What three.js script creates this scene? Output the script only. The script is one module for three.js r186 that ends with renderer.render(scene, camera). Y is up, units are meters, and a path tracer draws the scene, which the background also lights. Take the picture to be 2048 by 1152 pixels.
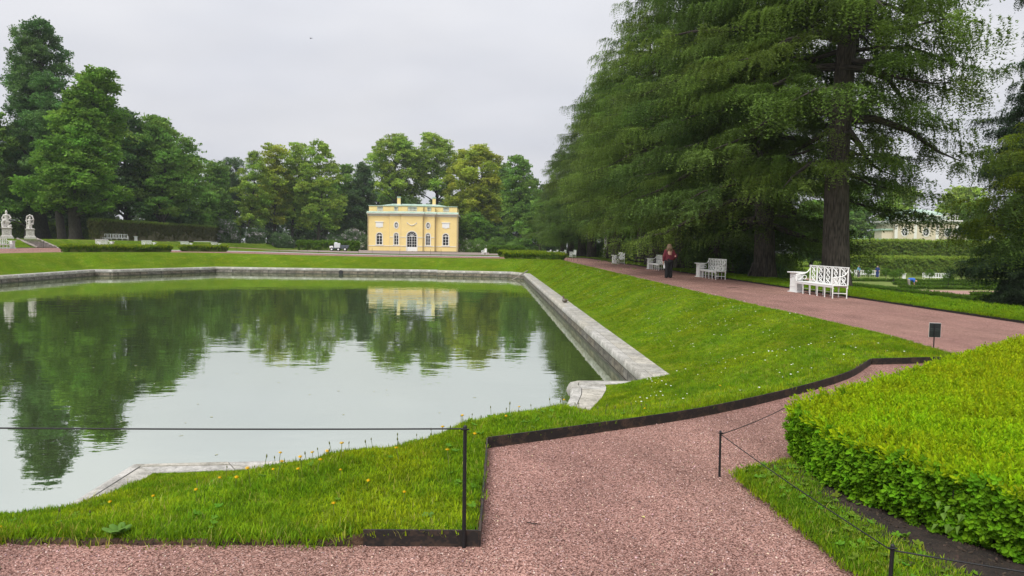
import * as THREE from 'three';
import { mergeGeometries, mergeVertices, toCreasedNormals } from 'three/addons/utils/BufferGeometryUtils.js';
import { RoundedBoxGeometry } from 'three/addons/geometries/RoundedBoxGeometry.js';
import { MarchingCubes } from 'three/addons/objects/MarchingCubes.js';
import { createNoise2D, createNoise3D } from 'simplex-noise';

// ---------------------------------------------------------------- camera, sky, sun, exposure
const scene = new THREE.Scene();
const camera = new THREE.PerspectiveCamera(44.158, 2048 / 1152, 0.05, 3000);
camera.rotation.order = 'YXZ';
camera.position.set(0, 1.6, 0);                       // eye height above the gravel
camera.rotation.set(-0.06211, -0.03393, 0.0145);      // looks slightly down, held a hair out of level
const renderer = new THREE.WebGLRenderer({ antialias: true });
renderer.toneMapping = THREE.LinearToneMapping;
renderer.toneMappingExposure = 2.2;
renderer.shadowMap.enabled = true;

function rng(seed) { let a = seed >>> 0; return () => { a = (a + 0x6d2b79f5) | 0; let t = Math.imul(a ^ (a >>> 15), 1 | a); t = (t + Math.imul(t ^ (t >>> 7), 61 | t)) ^ t; return ((t ^ (t >>> 14)) >>> 0) / 4294967296; }; }
const n2 = createNoise2D(rng(11)), n3 = createNoise3D(rng(12));
const clamp = THREE.MathUtils.clamp, lerp = THREE.MathUtils.lerp, sstep = (a, b, x) => { const t = clamp((x - a) / (b - a), 0, 1); return t * t * (3 - 2 * t); };
const fbm3 = (x, y, z, o = 4) => { let s = 0, a = 0.5, f = 1; for (let i = 0; i < o; i++) { s += a * n3(x * f, y * f, z * f); a *= 0.5; f *= 2.03; } return s; };

{ // an even overcast: brighter towards the zenith as cloud layers are, faint streaks of thicker and thinner cloud
  const W = 1024, Hh = 512, data = new Float32Array(W * Hh * 4);
  for (let j = 0; j < Hh; j++) for (let i = 0; i < W; i++) {
    const el = ((j + 0.5) / Hh - 0.5) * Math.PI, az = ((i + 0.5) / W - 0.5) * 2 * Math.PI, y = Math.sin(el), c = Math.cos(el);
    const up = Math.max(y, 0), k = 1 / (up + 0.22), cx = Math.cos(az) * c * k, cz = Math.sin(az) * c * k;
    const cl = fbm3(cx * 0.55, cz * 0.8, 3.1, 5), cl2 = fbm3(cx * 1.7 + 9, cz * 2.6, 7.7, 4);
    const L = 0.306 * (1 + 0.66 * up) * (1 + 0.13 * cl + 0.05 * cl2), t = clamp(0.5 + 0.9 * cl, 0, 1), o = (j * W + i) * 4;
    data[o] = L * lerp(0.955, 1.0, t); data[o + 1] = L * lerp(0.985, 1.005, t); data[o + 2] = L * lerp(1.085, 1.045, t); data[o + 3] = 1;
  }
  const sky = new THREE.DataTexture(data, W, Hh, THREE.RGBAFormat, THREE.FloatType);
  sky.mapping = THREE.EquirectangularReflectionMapping; sky.magFilter = THREE.LinearFilter; sky.needsUpdate = true;
  scene.background = sky; scene.environment = sky;
}
const sun = new THREE.DirectionalLight(new THREE.Color(1, 0.97, 0.92), 1.5);
sun.position.set(-60, 130, 45); sun.target.position.set(-8, 0, -45); sun.castShadow = true; sun.shadow.radius = 70;
Object.assign(sun.shadow.camera, { left: -130, right: 130, top: 130, bottom: -130, near: 1, far: 500 }); sun.shadow.mapSize.set(4096, 4096);
scene.add(sun, sun.target);

// ---------------------------------------------------------------- helpers
const V = (x, y, d) => new THREE.Vector3(x, y, -d);            // d: metres away from the camera along the avenue
const taken = new Map();
function numbered(n) { const k = taken.get(n) ?? 0; taken.set(n, k + 1); return k ? n + '_' + String(k).padStart(3, '0') : n; }
function shade(o) { o.castShadow = true; o.receiveShadow = true; return o; }
function obj(name, geos, mat, parent) { const g = Array.isArray(geos) ? (geos.length > 1 ? join(geos) : geos[0]) : geos; const m = shade(new THREE.Mesh(g, mat)); m.name = name; parent.add(m); return m; }
function thing(name, label, category, pos = [0, 0, 0], turn = 0, group) { const o = new THREE.Group(); o.name = numbered(name); scene.add(o); o.position.copy(V(...pos)); o.rotation.y = turn; o.userData = { label, category }; if (group) o.userData.group = group; return o; }
function single(name, geo, mat, label, category, group, kind) { const m = obj(numbered(name), geo, mat, scene); m.userData = { label, category }; if (group) m.userData.group = group; if (kind) m.userData.kind = kind; return m; }
function struct(name, geo, mat, label, category) { const m = obj(numbered(name), geo, mat, scene); m.userData = { kind: 'structure', label, category }; return m; }
function dup(o, pos, turn, label) { const c = o.clone(); c.name = numbered(o.name.replace(/_\d{3}$/, '')); c.userData = { ...o.userData }; if (label) c.userData.label = label; scene.add(c); if (pos) c.position.copy(V(...pos)); if (turn !== undefined) c.rotation.y = turn; return c; }
function join(list) { return mergeGeometries(list.map((g) => { const h = g.index ? g.toNonIndexed() : g; for (const k of Object.keys(h.attributes)) if (!['position', 'normal', 'uv'].includes(k)) h.deleteAttribute(k); if (!h.attributes.uv) h.setAttribute('uv', new THREE.BufferAttribute(new Float32Array(h.attributes.position.count * 2), 2)); return h; })); }
const M4 = (x, y, z, rx = 0, ry = 0, rz = 0, sx = 1, sy = sx, sz = sx) => new THREE.Matrix4().compose(new THREE.Vector3(x, y, z), new THREE.Quaternion().setFromEuler(new THREE.Euler(rx, ry, rz, 'YXZ')), new THREE.Vector3(sx, sy, sz));
function box(x0, x1, y0, y1, z0, z1, r = 0) { const w = x1 - x0, h = y1 - y0, l = z1 - z0, g = r ? new RoundedBoxGeometry(w, h, l, 2, r) : new THREE.BoxGeometry(w, h, l); g.translate((x0 + x1) / 2, (y0 + y1) / 2, (z0 + z1) / 2); return boxUV(g); }
function cyl(x, y0, y1, z, r0, r1 = r0, n = 10) { const g = new THREE.CylinderGeometry(r1, r0, y1 - y0, n); g.translate(x, (y0 + y1) / 2, z); return g; }
function boxUV(g) { // uv in metres from the face's own plane
  const h = g.index ? g.toNonIndexed() : g, p = h.attributes.position, uv = new Float32Array(p.count * 2), a = new THREE.Vector3(), b = new THREE.Vector3(), c = new THREE.Vector3(), n = new THREE.Vector3();
  for (let i = 0; i < p.count; i += 3) {
    a.fromBufferAttribute(p, i); b.fromBufferAttribute(p, i + 1); c.fromBufferAttribute(p, i + 2);
    n.subVectors(b, a).cross(c.clone().sub(a)); const ax = Math.abs(n.x), ay = Math.abs(n.y), az = Math.abs(n.z);
    [a, b, c].forEach((q, k) => { const u = ax > ay && ax > az ? q.z : q.x, v = ay > ax && ay > az ? q.z : q.y; uv[(i + k) * 2] = u; uv[(i + k) * 2 + 1] = v; });
  }
  h.setAttribute('uv', new THREE.BufferAttribute(uv, 2)); return h;
}
// a tube that tapers along a list of points
function limb(pts, radii, n = 8, steps = 0) {
  let P = pts, Rr = radii;
  if (steps) { const cv = new THREE.CatmullRomCurve3(pts); P = []; Rr = []; for (let i = 0; i <= steps; i++) { const t = i / steps, k = t * (radii.length - 1), j = Math.min(radii.length - 2, Math.floor(k)); P.push(cv.getPoint(t)); Rr.push(lerp(radii[j], radii[j + 1], k - j)); } }
  const pos = [], nor = [], uv = [], idx = [], t = new THREE.Vector3(), u = new THREE.Vector3(), w = new THREE.Vector3(); let len = 0;
  t.subVectors(P[1], P[0]).normalize(); u.set(Math.abs(t.y) > 0.9 ? 1 : 0, Math.abs(t.y) > 0.9 ? 0 : 1, 0).cross(t).normalize();
  for (let i = 0; i < P.length; i++) {
    t.subVectors(P[Math.min(i + 1, P.length - 1)], P[Math.max(i - 1, 0)]).normalize(); u.addScaledVector(t, -u.dot(t)).normalize(); w.crossVectors(t, u);
    if (i) len += P[i].distanceTo(P[i - 1]);
    for (let k = 0; k <= n; k++) { const a = (k / n) * Math.PI * 2, c = Math.cos(a), s = Math.sin(a), nx = u.x * c + w.x * s, ny = u.y * c + w.y * s, nz = u.z * c + w.z * s; pos.push(P[i].x + nx * Rr[i], P[i].y + ny * Rr[i], P[i].z + nz * Rr[i]); nor.push(nx, ny, nz); uv.push(k / n * Math.max(1, Math.round(Rr[0] * 6)), len); }
    if (i) for (let k = 0; k < n; k++) { const a = (i - 1) * (n + 1) + k, b = a + n + 1; idx.push(a, a + 1, b, b, a + 1, b + 1); }
  }
  const cap = (i, flip) => { const c = pos.length / 3; pos.push(P[i].x, P[i].y, P[i].z); nor.push(0, flip ? -1 : 1, 0); uv.push(0, 0); for (let k = 0; k < n; k++) { const a = i * (n + 1) + k; flip ? idx.push(c, a + 1, a) : idx.push(c, a, a + 1); } };
  cap(0, true); cap(P.length - 1, false);
  const g = new THREE.BufferGeometry(); g.setAttribute('position', new THREE.Float32BufferAttribute(pos, 3)); g.setAttribute('normal', new THREE.Float32BufferAttribute(nor, 3)); g.setAttribute('uv', new THREE.Float32BufferAttribute(uv, 2)); g.setIndex(idx); return g;
}
// ---------------------------------------------------------------- textures (tileable noise)
function tileNoise(size, cells, seed) { const r = rng(seed), g = new Float32Array(cells * cells).map(() => r()), out = new Float32Array(size * size); for (let j = 0; j < size; j++) { const y = j / size * cells, y0 = Math.floor(y), fy = y - y0, sy = fy * fy * (3 - 2 * fy), r0 = (y0 % cells) * cells, r1 = ((y0 + 1) % cells) * cells; for (let i = 0; i < size; i++) { const x = i / size * cells, x0 = Math.floor(x), fx = x - x0, sx = fx * fx * (3 - 2 * fx), c0 = x0 % cells, c1 = (x0 + 1) % cells; out[j * size + i] = lerp(lerp(g[r0 + c0], g[r0 + c1], sx), lerp(g[r1 + c0], g[r1 + c1], sx), sy); } } return out; }
function layers(size, list, seed) { const out = new Float32Array(size * size); let tot = 0; list.forEach(([cells, amp], k) => { const n = tileNoise(size, cells, seed + k * 7); tot += amp; for (let i = 0; i < out.length; i++) out[i] += n[i] * amp; }); for (let i = 0; i < out.length; i++) out[i] /= tot; return out; }
function toSRGB(v) { v = clamp(v, 0, 1); return v <= 0.0031308 ? v * 12.92 : 1.055 * Math.pow(v, 1 / 2.4) - 0.055; }
function colorTex(size, metres, fn) { const d = new Uint8Array(size * size * 4); for (let i = 0; i < size * size; i++) { const c = fn(i, i % size, Math.floor(i / size)); d[i * 4] = toSRGB(c[0]) * 255; d[i * 4 + 1] = toSRGB(c[1]) * 255; d[i * 4 + 2] = toSRGB(c[2]) * 255; d[i * 4 + 3] = 255; } const t = new THREE.DataTexture(d, size, size); t.colorSpace = THREE.SRGBColorSpace; return tile(t, metres); }
function heightTex(size, metres, src) { const d = new Float32Array(size * size * 4); for (let i = 0; i < size * size; i++) { d[i * 4] = d[i * 4 + 1] = d[i * 4 + 2] = src[i]; d[i * 4 + 3] = 1; } const t = new THREE.DataTexture(d, size, size, THREE.RGBAFormat, THREE.FloatType); return tile(t, metres); }
function tile(t, metres) { t.wrapS = t.wrapT = THREE.RepeatWrapping; t.magFilter = t.minFilter = THREE.LinearFilter; const m = Array.isArray(metres) ? metres : [metres, metres]; t.repeat.set(1 / m[0], 1 / m[1]); t.needsUpdate = true; return t; }
const mix3 = (a, b, t) => [lerp(a[0], b[0], t), lerp(a[1], b[1], t), lerp(a[2], b[2], t)];
const C = (r, g, b) => new THREE.Color().setRGB(r, g, b);
const std = (o) => new THREE.MeshStandardMaterial({ roughness: 0.9, ...o });

const MAT = {};
{ // gravel: crushed pink granite, grains a few millimetres across with darker and paler chips
  const S = 1024, fine = layers(S, [[512, 1], [256, 0.8]], 21), chips = tileNoise(S, 340, 22), coarse = layers(S, [[5, 1], [11, 0.8], [29, 0.6]], 23);
  const map = colorTex(S, 1.9, (i) => { let c = mix3([0.07, 0.03, 0.023], [0.45, 0.258, 0.212], clamp((fine[i] - 0.29) * 2.3, 0, 1)); if (chips[i] > 0.86) c = mix3(c, [0.66, 0.52, 0.48], 0.65); if (chips[i] < 0.13) c = mix3(c, [0.05, 0.03, 0.03], 0.65); const k = 0.86 + 0.28 * coarse[i]; return [c[0] * k, c[1] * k, c[2] * k]; });
  const h = new Float32Array(S * S).map((_, i) => fine[i] * 0.8 + chips[i] * 0.3);
  MAT.gravel = new THREE.MeshPhysicalMaterial({ specularIntensity: 0.3, map, bumpMap: heightTex(S, 1.9, h), bumpScale: 0.006, roughness: 0.95 });
  // the far walk: the same granite seen where single grains no longer show, trodden and raked in bands
  const band = layers(512, [[4, 1], [9, 1], [31, 0.8], [128, 0.8]], 31);
  MAT.gravelFar = std({ map: colorTex(512, 9, (i) => { const k = 0.8 + 0.4 * band[i]; return [0.335 * k, 0.195 * k, 0.16 * k]; }), roughness: 0.95 });
  MAT.gravelGrey = std({ map: colorTex(512, 9, (i) => { const k = 0.8 + 0.4 * band[i]; return [0.25 * k, 0.2 * k, 0.175 * k]; }), roughness: 0.95 });
}
{ // turf under and between the blades: clover patches, yellow tips, mower streaks
  const S = 1024, fine = layers(S, [[256, 1], [120, 0.8], [60, 0.5]], 41), patch = layers(S, [[7, 1], [17, 1], [37, 0.8]], 42), spot = tileNoise(S, 200, 43);
  const col = (k0) => (i) => { let c = mix3([0.05, 0.1, 0.003], [0.145, 0.235, 0.007], clamp((fine[i] - 0.22) * 1.8, 0, 1)); c = mix3(c, [0.19, 0.22, 0.025], clamp((patch[i] - 0.5) * 2.2, 0, 0.5)); if (spot[i] > 0.93) c = mix3(c, [0.3, 0.32, 0.12], 0.45); return c.map((v) => v * k0); };
  const bump = heightTex(S, 2.6, fine);
  MAT.turf = new THREE.MeshPhysicalMaterial({ specularIntensity: 0.1, map: colorTex(S, 2.6, col(1.0)), bumpMap: bump, bumpScale: 0.035, roughness: 1 });
  const S2 = 1024, f2 = layers(S2, [[400, 1], [160, 1], [64, 0.7]], 45), p2 = layers(S2, [[5, 1], [13, 1], [29, 0.8]], 46);
  MAT.lawn = new THREE.MeshPhysicalMaterial({ specularIntensity: 0.1, map: colorTex(S2, 21, (i) => { const c = mix3([0.055, 0.105, 0.005], [0.13, 0.2, 0.01], clamp((f2[i] - 0.25) * 1.9, 0, 1)); return mix3(c, [0.155, 0.185, 0.035], clamp((p2[i] - 0.48) * 2.4, 0, 0.55)); }), bumpMap: heightTex(S2, 21, f2), bumpScale: 0.06, roughness: 1 });
}
{ const q = layers(512, [[6, 1], [17, 1], [90, 0.8]], 48); MAT.dryLawn = new THREE.MeshPhysicalMaterial({ specularIntensity: 0.1, roughness: 1, map: colorTex(512, 12, (i) => mix3([0.1, 0.15, 0.03], [0.2, 0.24, 0.07], q[i])) }); }
{ // stone: pale limestone with pits and lichen; a darker wet course
  const S = 512, a = layers(S, [[6, 1], [17, 0.8], [60, 0.7], [180, 0.8]], 51), b = layers(S, [[9, 1], [40, 1]], 52), pit = tileNoise(S, 170, 53);
  const st = (lo, hi, dk, amt) => colorTex(S, 1.7, (i) => { let c = mix3(lo, hi, clamp((a[i] - 0.28) * 2.1, 0, 1)); c = mix3(c, dk, clamp((b[i] - 0.56) * 5, 0, 1) * amt); if (pit[i] < 0.14) c = mix3(c, [0.1, 0.09, 0.07], 0.45); return c; });
  const hb = heightTex(S, 1.7, new Float32Array(S * S).map((_, i) => a[i] * 0.6 + (pit[i] < 0.14 ? 0 : 0.4)));
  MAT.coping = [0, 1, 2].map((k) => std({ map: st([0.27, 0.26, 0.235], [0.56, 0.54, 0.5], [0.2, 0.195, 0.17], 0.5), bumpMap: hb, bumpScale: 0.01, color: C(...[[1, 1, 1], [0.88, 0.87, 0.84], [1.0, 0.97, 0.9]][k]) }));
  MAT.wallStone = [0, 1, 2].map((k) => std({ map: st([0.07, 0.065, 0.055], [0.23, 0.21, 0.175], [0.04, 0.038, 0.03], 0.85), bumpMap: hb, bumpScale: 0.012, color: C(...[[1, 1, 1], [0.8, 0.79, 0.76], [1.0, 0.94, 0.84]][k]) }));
  MAT.wetStone = std({ map: st([0.03, 0.028, 0.02], [0.1, 0.09, 0.065], [0.03, 0.034, 0.02], 0.8), bumpMap: hb, bumpScale: 0.012, roughness: 0.55 });
  MAT.marble = std({ map: colorTex(256, 0.9, (i) => { const v = a[i * 4 % a.length]; return mix3([0.42, 0.4, 0.37], [0.7, 0.68, 0.64], clamp((v - 0.3) * 2, 0, 1)); }), roughness: 0.7 });
  MAT.step = std({ map: st([0.2, 0.17, 0.15], [0.42, 0.37, 0.33], [0.13, 0.11, 0.1], 0.7), roughness: 0.9 });
  const rust = layers(S, [[8, 1], [30, 1], [120, 1]], 57);
  MAT.edging = std({ map: colorTex(S, 1.2, (i) => mix3([0.022, 0.02, 0.019], [0.075, 0.05, 0.036], clamp((rust[i] - 0.42) * 3.2, 0, 1))), roughness: 0.62, metalness: 0.35 });
  MAT.iron = std({ color: C(0.018, 0.018, 0.02), roughness: 0.55, metalness: 0.4 });
  MAT.soil = std({ map: colorTex(S, 0.8, (i) => mix3([0.012, 0.008, 0.006], [0.045, 0.029, 0.02], clamp((a[i] - 0.3) * 2, 0, 1))), bumpMap: hb, bumpScale: 0.02, roughness: 1 });
}
MAT.turfEdge = std({ map: tile(MAT.soil.map.clone(), 0.5), color: C(2.4, 2.1, 1.8), bumpMap: MAT.soil.bumpMap, bumpScale: 0.03, roughness: 1 });
const barkTex = (() => { const S = 256, a = layers(S, [[24, 1], [48, 0.8]], 61), b = tileNoise(S, 14, 62), streak = new Float32Array(S * S); for (let j = 0; j < S; j++) for (let i = 0; i < S; i++) streak[j * S + i] = a[(Math.floor(j * 0.34) % S) * S + i]; return { col: (lo, hi) => colorTex(S, [1, 2.4], (i) => mix3(lo, hi, clamp((streak[i] * 0.75 + b[i] * 0.35 - 0.25) * 1.6, 0, 1))), h: heightTex(S, [1, 2.4], streak) }; })();
MAT.barkLarch = std({ map: barkTex.col([0.022, 0.018, 0.015], [0.11, 0.09, 0.074]), bumpMap: barkTex.h, bumpScale: 0.05, roughness: 1 });
MAT.bark = std({ map: barkTex.col([0.028, 0.025, 0.02], [0.1, 0.088, 0.07]), bumpMap: barkTex.h, bumpScale: 0.04, roughness: 1 });
const leafMat = (r, g, b, tr = 0.36) => new THREE.MeshPhysicalMaterial({ color: C(r, g, b), roughness: 1, transmission: tr, thickness: 0, side: THREE.DoubleSide, specularIntensity: 0.12 });
scene.fog = new THREE.FogExp2(new THREE.Color(0.8, 0.84, 0.9), 0.00022);
MAT.whitePaint = std({ color: C(0.8, 0.8, 0.78), roughness: 0.45 });
// ---------------------------------------------------------------- the lie of the land
// rows round the pond: face of the pond wall, inner edge of the grass bank, outer edge of the bank (all x, d)
const LOOP = [
  [3.2, 13.45, 3.72, 13.12, 7.15, 12.2], [3.2, 62.8, 3.72, 63.0, 7.2, 71.0], [1.8, 66.2, 2.15, 66.7, 1.0, 73.2], [-4.8, 67.3, -4.75, 67.8, -4.0, 73.8], [-5.0, 68.4, -4.9, 68.9, -6.0, 74.0],
  [-26.0, 68.7, -26.2, 69.2, -28.0, 74.0], [-26.3, 67.7, -26.7, 68.0, -31.0, 72.5], [-31.0, 59.7, -31.4, 60.1, -36.5, 65.0], [-32.3, 59.4, -32.8, 59.8, -38.0, 63.0], [-32.3, 17.0, -32.8, 17.0, -38.0, 16.0],
  [-31.0, 13.5, -31.4, 13.1, -36.5, 9.0], [-26.0, 6.6, -26.0, 6.1, -26.0, 3.75], [-4.05, 6.6, -3.71, 6.25, -4.9, 3.73], [-4.05, 8.2, -3.71, 7.9, -3.0, 3.73], [-2.0, 8.4, -1.98, 8.12, -0.62, 3.7],
  [-1.5, 8.45, -1.48, 8.17, -0.06, 3.7], [-1.0, 8.5, -0.85, 8.26, -0.02, 5.5], [1.06, 10.8, 1.3, 10.62, 0.98, 6.0], [1.3, 11.2, 1.62, 11.0, 2.03, 6.6], [1.55, 12.3, 1.98, 12.0, 3.47, 7.7],
  [1.6, 12.75, 2.15, 12.6, 4.45, 8.6], [1.57, 13.05, 2.2, 12.9, 5.3, 9.64], [1.63, 13.35, 2.2, 13.1, 6.0, 9.78], [1.75, 13.45, 2.3, 13.12, 6.85, 9.95],
];
const WATER_Y = -1.54, COPE_Y = -1.0;
const RECT = { x0: -46.3, x1: 11.9, d0: -12, d1: 89 };                  // outer edges of the walks round the pond
const pathY = (x, d) => 0.22 * sstep(-10, -36, x) + 0.25 * sstep(-39, -46, x) - 0.6 * clamp((d - 84) / 76, 0, 1);
function lawnY(x, d) {                                                // everything outside the walks
  let y = pathY(x, d) + 0.06;
  if (x > RECT.x1) { const t = sstep(14.5, 21.5, x); y = lerp(0.06 - 0.6 * clamp((d - 84) / 76, 0, 1), -2.6, t); }
  if (x < RECT.x0) y += 0.85 * sstep(-46.4, -48.3, x) * (1 - sstep(168, 185, d));
  return y;
}
// the bank's outline, resampled: fine near the camera
// patches of drier and lusher grass, trodden and raked bands of gravel
const turfTint = (x, d) => { const a = n2(x * 0.35 + 3, d * 0.3), b = n2(x * 1.1, d * 0.9 + 8), c = n2(x * 2.7 + 4, d * 2.7); const k = 1 + 0.13 * a + 0.11 * b + 0.09 * c; return [k * (1 + 0.1 * b - 0.05 * a), k, k * (1 + 0.25 * a)]; };
const gravelTint = (x, d) => { const k = 1 + 0.12 * n2(x * 1.1, d * 0.07) + 0.11 * n2(x * 0.5 + 4, d * 0.5) + 0.09 * n2(x * 2.6, d * 0.4 + 9); return [k, k * (1 - 0.02 * n2(x * 0.3, d * 0.3)), k]; };
const bankRows = [];
for (let i = 0; i < LOOP.length; i++) {
  const a = LOOP[i], b = LOOP[(i + 1) % LOOP.length], len = Math.max(Math.hypot(b[2] - a[2], b[3] - a[3]), Math.hypot(b[4] - a[4], b[5] - a[5]));
  const near = Math.min(a[5], b[5]) < 20 && Math.max(a[4], b[4]) > -8, n = Math.max(1, Math.ceil(len / (near ? (Math.max(a[3], b[3]) > 40 ? 0.4 : 0.12) : 1)));
  for (let k = 0; k < n; k++) { const t = k / n; bankRows.push(a.map((v, j) => lerp(v, b[j], t))); }
}
bankRows.push(bankRows[0]);
function bankPoint(row, t) {
  const [, , bx, bd, ox, od] = row, L = Math.hypot(ox - bx, od - bd), s = t * L, hump = od < 6.3 ? sstep(-2.9, -1.6, bx) * (1 - sstep(-1.5, -0.85, bx)) : 0, W = Math.min(3.7, lerp(0.84, 0.68, hump) * L), r = clamp(s / W, 0, 1);
  const x = lerp(bx, ox, t), d = lerp(bd, od, t), yB = COPE_Y - 0.012, yO = pathY(x, d) + 0.065 - (od < 5 ? 0.04 * sstep(-0.66, -0.8, ox) : 0), conc = od < 5 ? sstep(-2.3, -3.6, bx) * sstep(-4.8, -3.2, ox) : bx > 0.6 && bx < 3 ? sstep(0.7, 1.6, bx) * (1 - sstep(8.0, 9.6, od)) : 0, e0 = r < 1 ? 0.55 * r + 0.45 * r * r * (3 - 2 * r) : 1, e1 = lerp(e0, Math.pow(t, bx > 0.6 ? 1.12 : 1.55), conc);
  return [x, lerp(yB, yO, e1) + (t > 0.02 && t < 0.98 ? 0.02 * n2(x * 0.9, d * 0.9) + 0.008 * n2(x * 3.1, d * 3.1) : 0), d];
}
{
  const Mn = 26, pos = [], uv = [], idx = [], tint = [], W = Mn + 3;
  bankRows.forEach((row) => {
    for (let k = 0; k <= Mn; k++) { const p = bankPoint(row, k / Mn); pos.push(p[0], p[1], -p[2]); uv.push(p[0], p[2]); tint.push(...turfTint(p[0], p[2])); }
    const e = bankPoint(row, 1), dx = row[4] - row[2], dd = row[5] - row[3], L = Math.hypot(dx, dd), rag = 0.012 * n2(e[0] * 9, e[2] * 9) + (e[0] < -0.65 && e[2] < 6 ? 0.02 + 0.022 * n2(e[0] * 4, 3) : 0);   // the cut edge of the turf, down to the gravel
    for (const [o, h] of [[0.012 + rag, e[0] < -0.7 && e[2] < 5 ? 0.014 : 0.045], [0.02 + rag, -0.05]]) { const x = e[0] + dx / L * o, d = e[2] + dd / L * o; pos.push(x, pathY(x, d) + h, -d); uv.push(x, d + h); tint.push(1, 1, 1); }
  });
  for (let i = 0; i < bankRows.length - 1; i++) for (let k = 0; k < W - 1; k++) { const a = i * W + k, b = a + W; idx.push(a, b, a + 1, a + 1, b, b + 1); }
  const g = new THREE.BufferGeometry(); g.setAttribute('position', new THREE.Float32BufferAttribute(pos, 3)); g.setAttribute('uv', new THREE.Float32BufferAttribute(uv, 2)); g.setAttribute('color', new THREE.Float32BufferAttribute(tint, 3)); g.setIndex(idx); g.computeVertexNormals();
  // faces must look up
  const q = g.attributes.normal; if (q.getY(Math.floor(Mn / 2)) < 0) { for (let i = 0; i < idx.length; i += 3) { const t = idx[i]; idx[i] = idx[i + 1]; idx[i + 1] = t; } g.setIndex(idx); g.computeVertexNormals(); }
  // soil shows along the last strip (groups: turf, soil)
  const turfI = [], soilI = [], per = (W - 1) * 6; for (let i = 0; i < idx.length; i += 6) (((i % per) / 6) >= Mn ? soilI : turfI).push(...idx.slice(i, i + 6));
  const part = (list) => { const h = g.clone(); h.setIndex(list); return h; };
  const bank = struct('grass_bank', part(turfI), Object.assign(MAT.turf.clone(), { vertexColors: true }), 'sloping green grass bank all round the pond', 'grass bank');
  const edge = obj('turf_edge', part(soilI), MAT.turfEdge, bank);
}
{ // gravel walks: a ring from the bank's edge out to the rectangle, its near part with visible grain
  const onRect = (x, d) => { const { x0, x1, d0, d1 } = RECT, cx = -18, cd = 38, dx = x - cx, dd = d - cd, k = Math.min(dx > 0 ? (x1 - cx) / dx : dx < 0 ? (x0 - cx) / dx : 1e9, dd > 0 ? (d1 - cd) / dd : dd < 0 ? (d0 - cd) / dd : 1e9); return [cx + dx * k, cd + dd * k]; };
  const mk = (test, seg) => { const g = new THREE.BufferGeometry(), pos = [], uv = [], idx = [], tint = []; let n = 0;
    for (let i = 0; i < bankRows.length - 1; i++) { const quad = []; for (const row of [bankRows[i], bankRows[i + 1]]) { const L = Math.hypot(row[4] - row[2], row[5] - row[3]), ix = row[4] - (row[4] - row[2]) / L * 0.06, id = row[5] - (row[5] - row[3]) / L * 0.06; quad.push([ix, id]); }
      if (!test(quad[0])) continue;
      const end = quad.map(([x, d]) => onRect(x, d));
      for (let k = 0; k <= seg; k++) for (let s = 0; s < 2; s++) { const x = lerp(quad[s][0], end[s][0], k / seg), d = lerp(quad[s][1], end[s][1], k / seg); pos.push(x, pathY(x, d), -d); uv.push(x, d); tint.push(...gravelTint(x, d)); }
      for (let k = 0; k < seg; k++) { const a = n + k * 2; idx.push(a, a + 2, a + 1, a + 1, a + 2, a + 3); } n += (seg + 1) * 2; }
    g.setAttribute('position', new THREE.Float32BufferAttribute(pos, 3)); g.setAttribute('uv', new THREE.Float32BufferAttribute(uv, 2)); g.setAttribute('color', new THREE.Float32BufferAttribute(tint, 3)); g.setIndex(idx); g.computeVertexNormals();
    if (g.attributes.normal.getY(0) < 0) { for (let i = 0; i < idx.length; i += 3) { const t = idx[i]; idx[i] = idx[i + 1]; idx[i + 1] = t; } g.setIndex(idx); g.computeVertexNormals(); }
    return g; };
  struct('gravel_path', mk(() => true, 30), Object.assign(MAT.gravel.clone(), { vertexColors: true }), 'pink granite gravel walk running round the pond', 'path');
  // corners of the rectangle that the ring cuts off
  const tri = []; const { x0, x1, d0, d1 } = RECT;
  const cut = []; for (let i = 0; i < bankRows.length - 1; i++) { const a = onRect(bankRows[i][4], bankRows[i][5]), b = onRect(bankRows[i + 1][4], bankRows[i + 1][5]); if (Math.abs(a[0] - b[0]) > 1e-3 && Math.abs(a[1] - b[1]) > 1e-3) { const c = [a[0] > -18 && b[0] > -18 ? x1 : x0, a[1] > 38 || b[1] > 38 ? d1 : d0]; cut.push([a, b, c]); } }
  const pos = [], uv = []; for (const [a, b, c] of cut) { const ord = (b[0] - a[0]) * (c[1] - a[1]) - (b[1] - a[1]) * (c[0] - a[0]) > 0 ? [a, b, c] : [a, c, b]; for (const p of ord) { pos.push(p[0], pathY(p[0], p[1]), -p[1]); uv.push(...p); } }
  if (pos.length) { const g = new THREE.BufferGeometry(); g.setAttribute('position', new THREE.Float32BufferAttribute(pos, 3)); g.setAttribute('uv', new THREE.Float32BufferAttribute(uv, 2)); g.computeVertexNormals(); struct('gravel_path', g, MAT.gravel, 'outer corners of the pink gravel walk', 'path'); }
}
function field(xs, ds, yf, mat) { const g = new THREE.BufferGeometry(), pos = [], uv = [], idx = []; for (const d of ds) for (const x of xs) { pos.push(x, yf(x, d), -d); uv.push(x, d); } const W = xs.length; for (let j = 0; j < ds.length - 1; j++) for (let i = 0; i < W - 1; i++) { const a = j * W + i; idx.push(a, a + 1, a + W, a + 1, a + W + 1, a + W); } g.setAttribute('position', new THREE.Float32BufferAttribute(pos, 3)); g.setAttribute('uv', new THREE.Float32BufferAttribute(uv, 2)); g.setIndex(idx); g.computeVertexNormals(); return g; }
const span = (a, b, n, p = 1) => Array.from({ length: n + 1 }, (_, i) => a + (b - a) * Math.pow(i / n, p));
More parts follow.
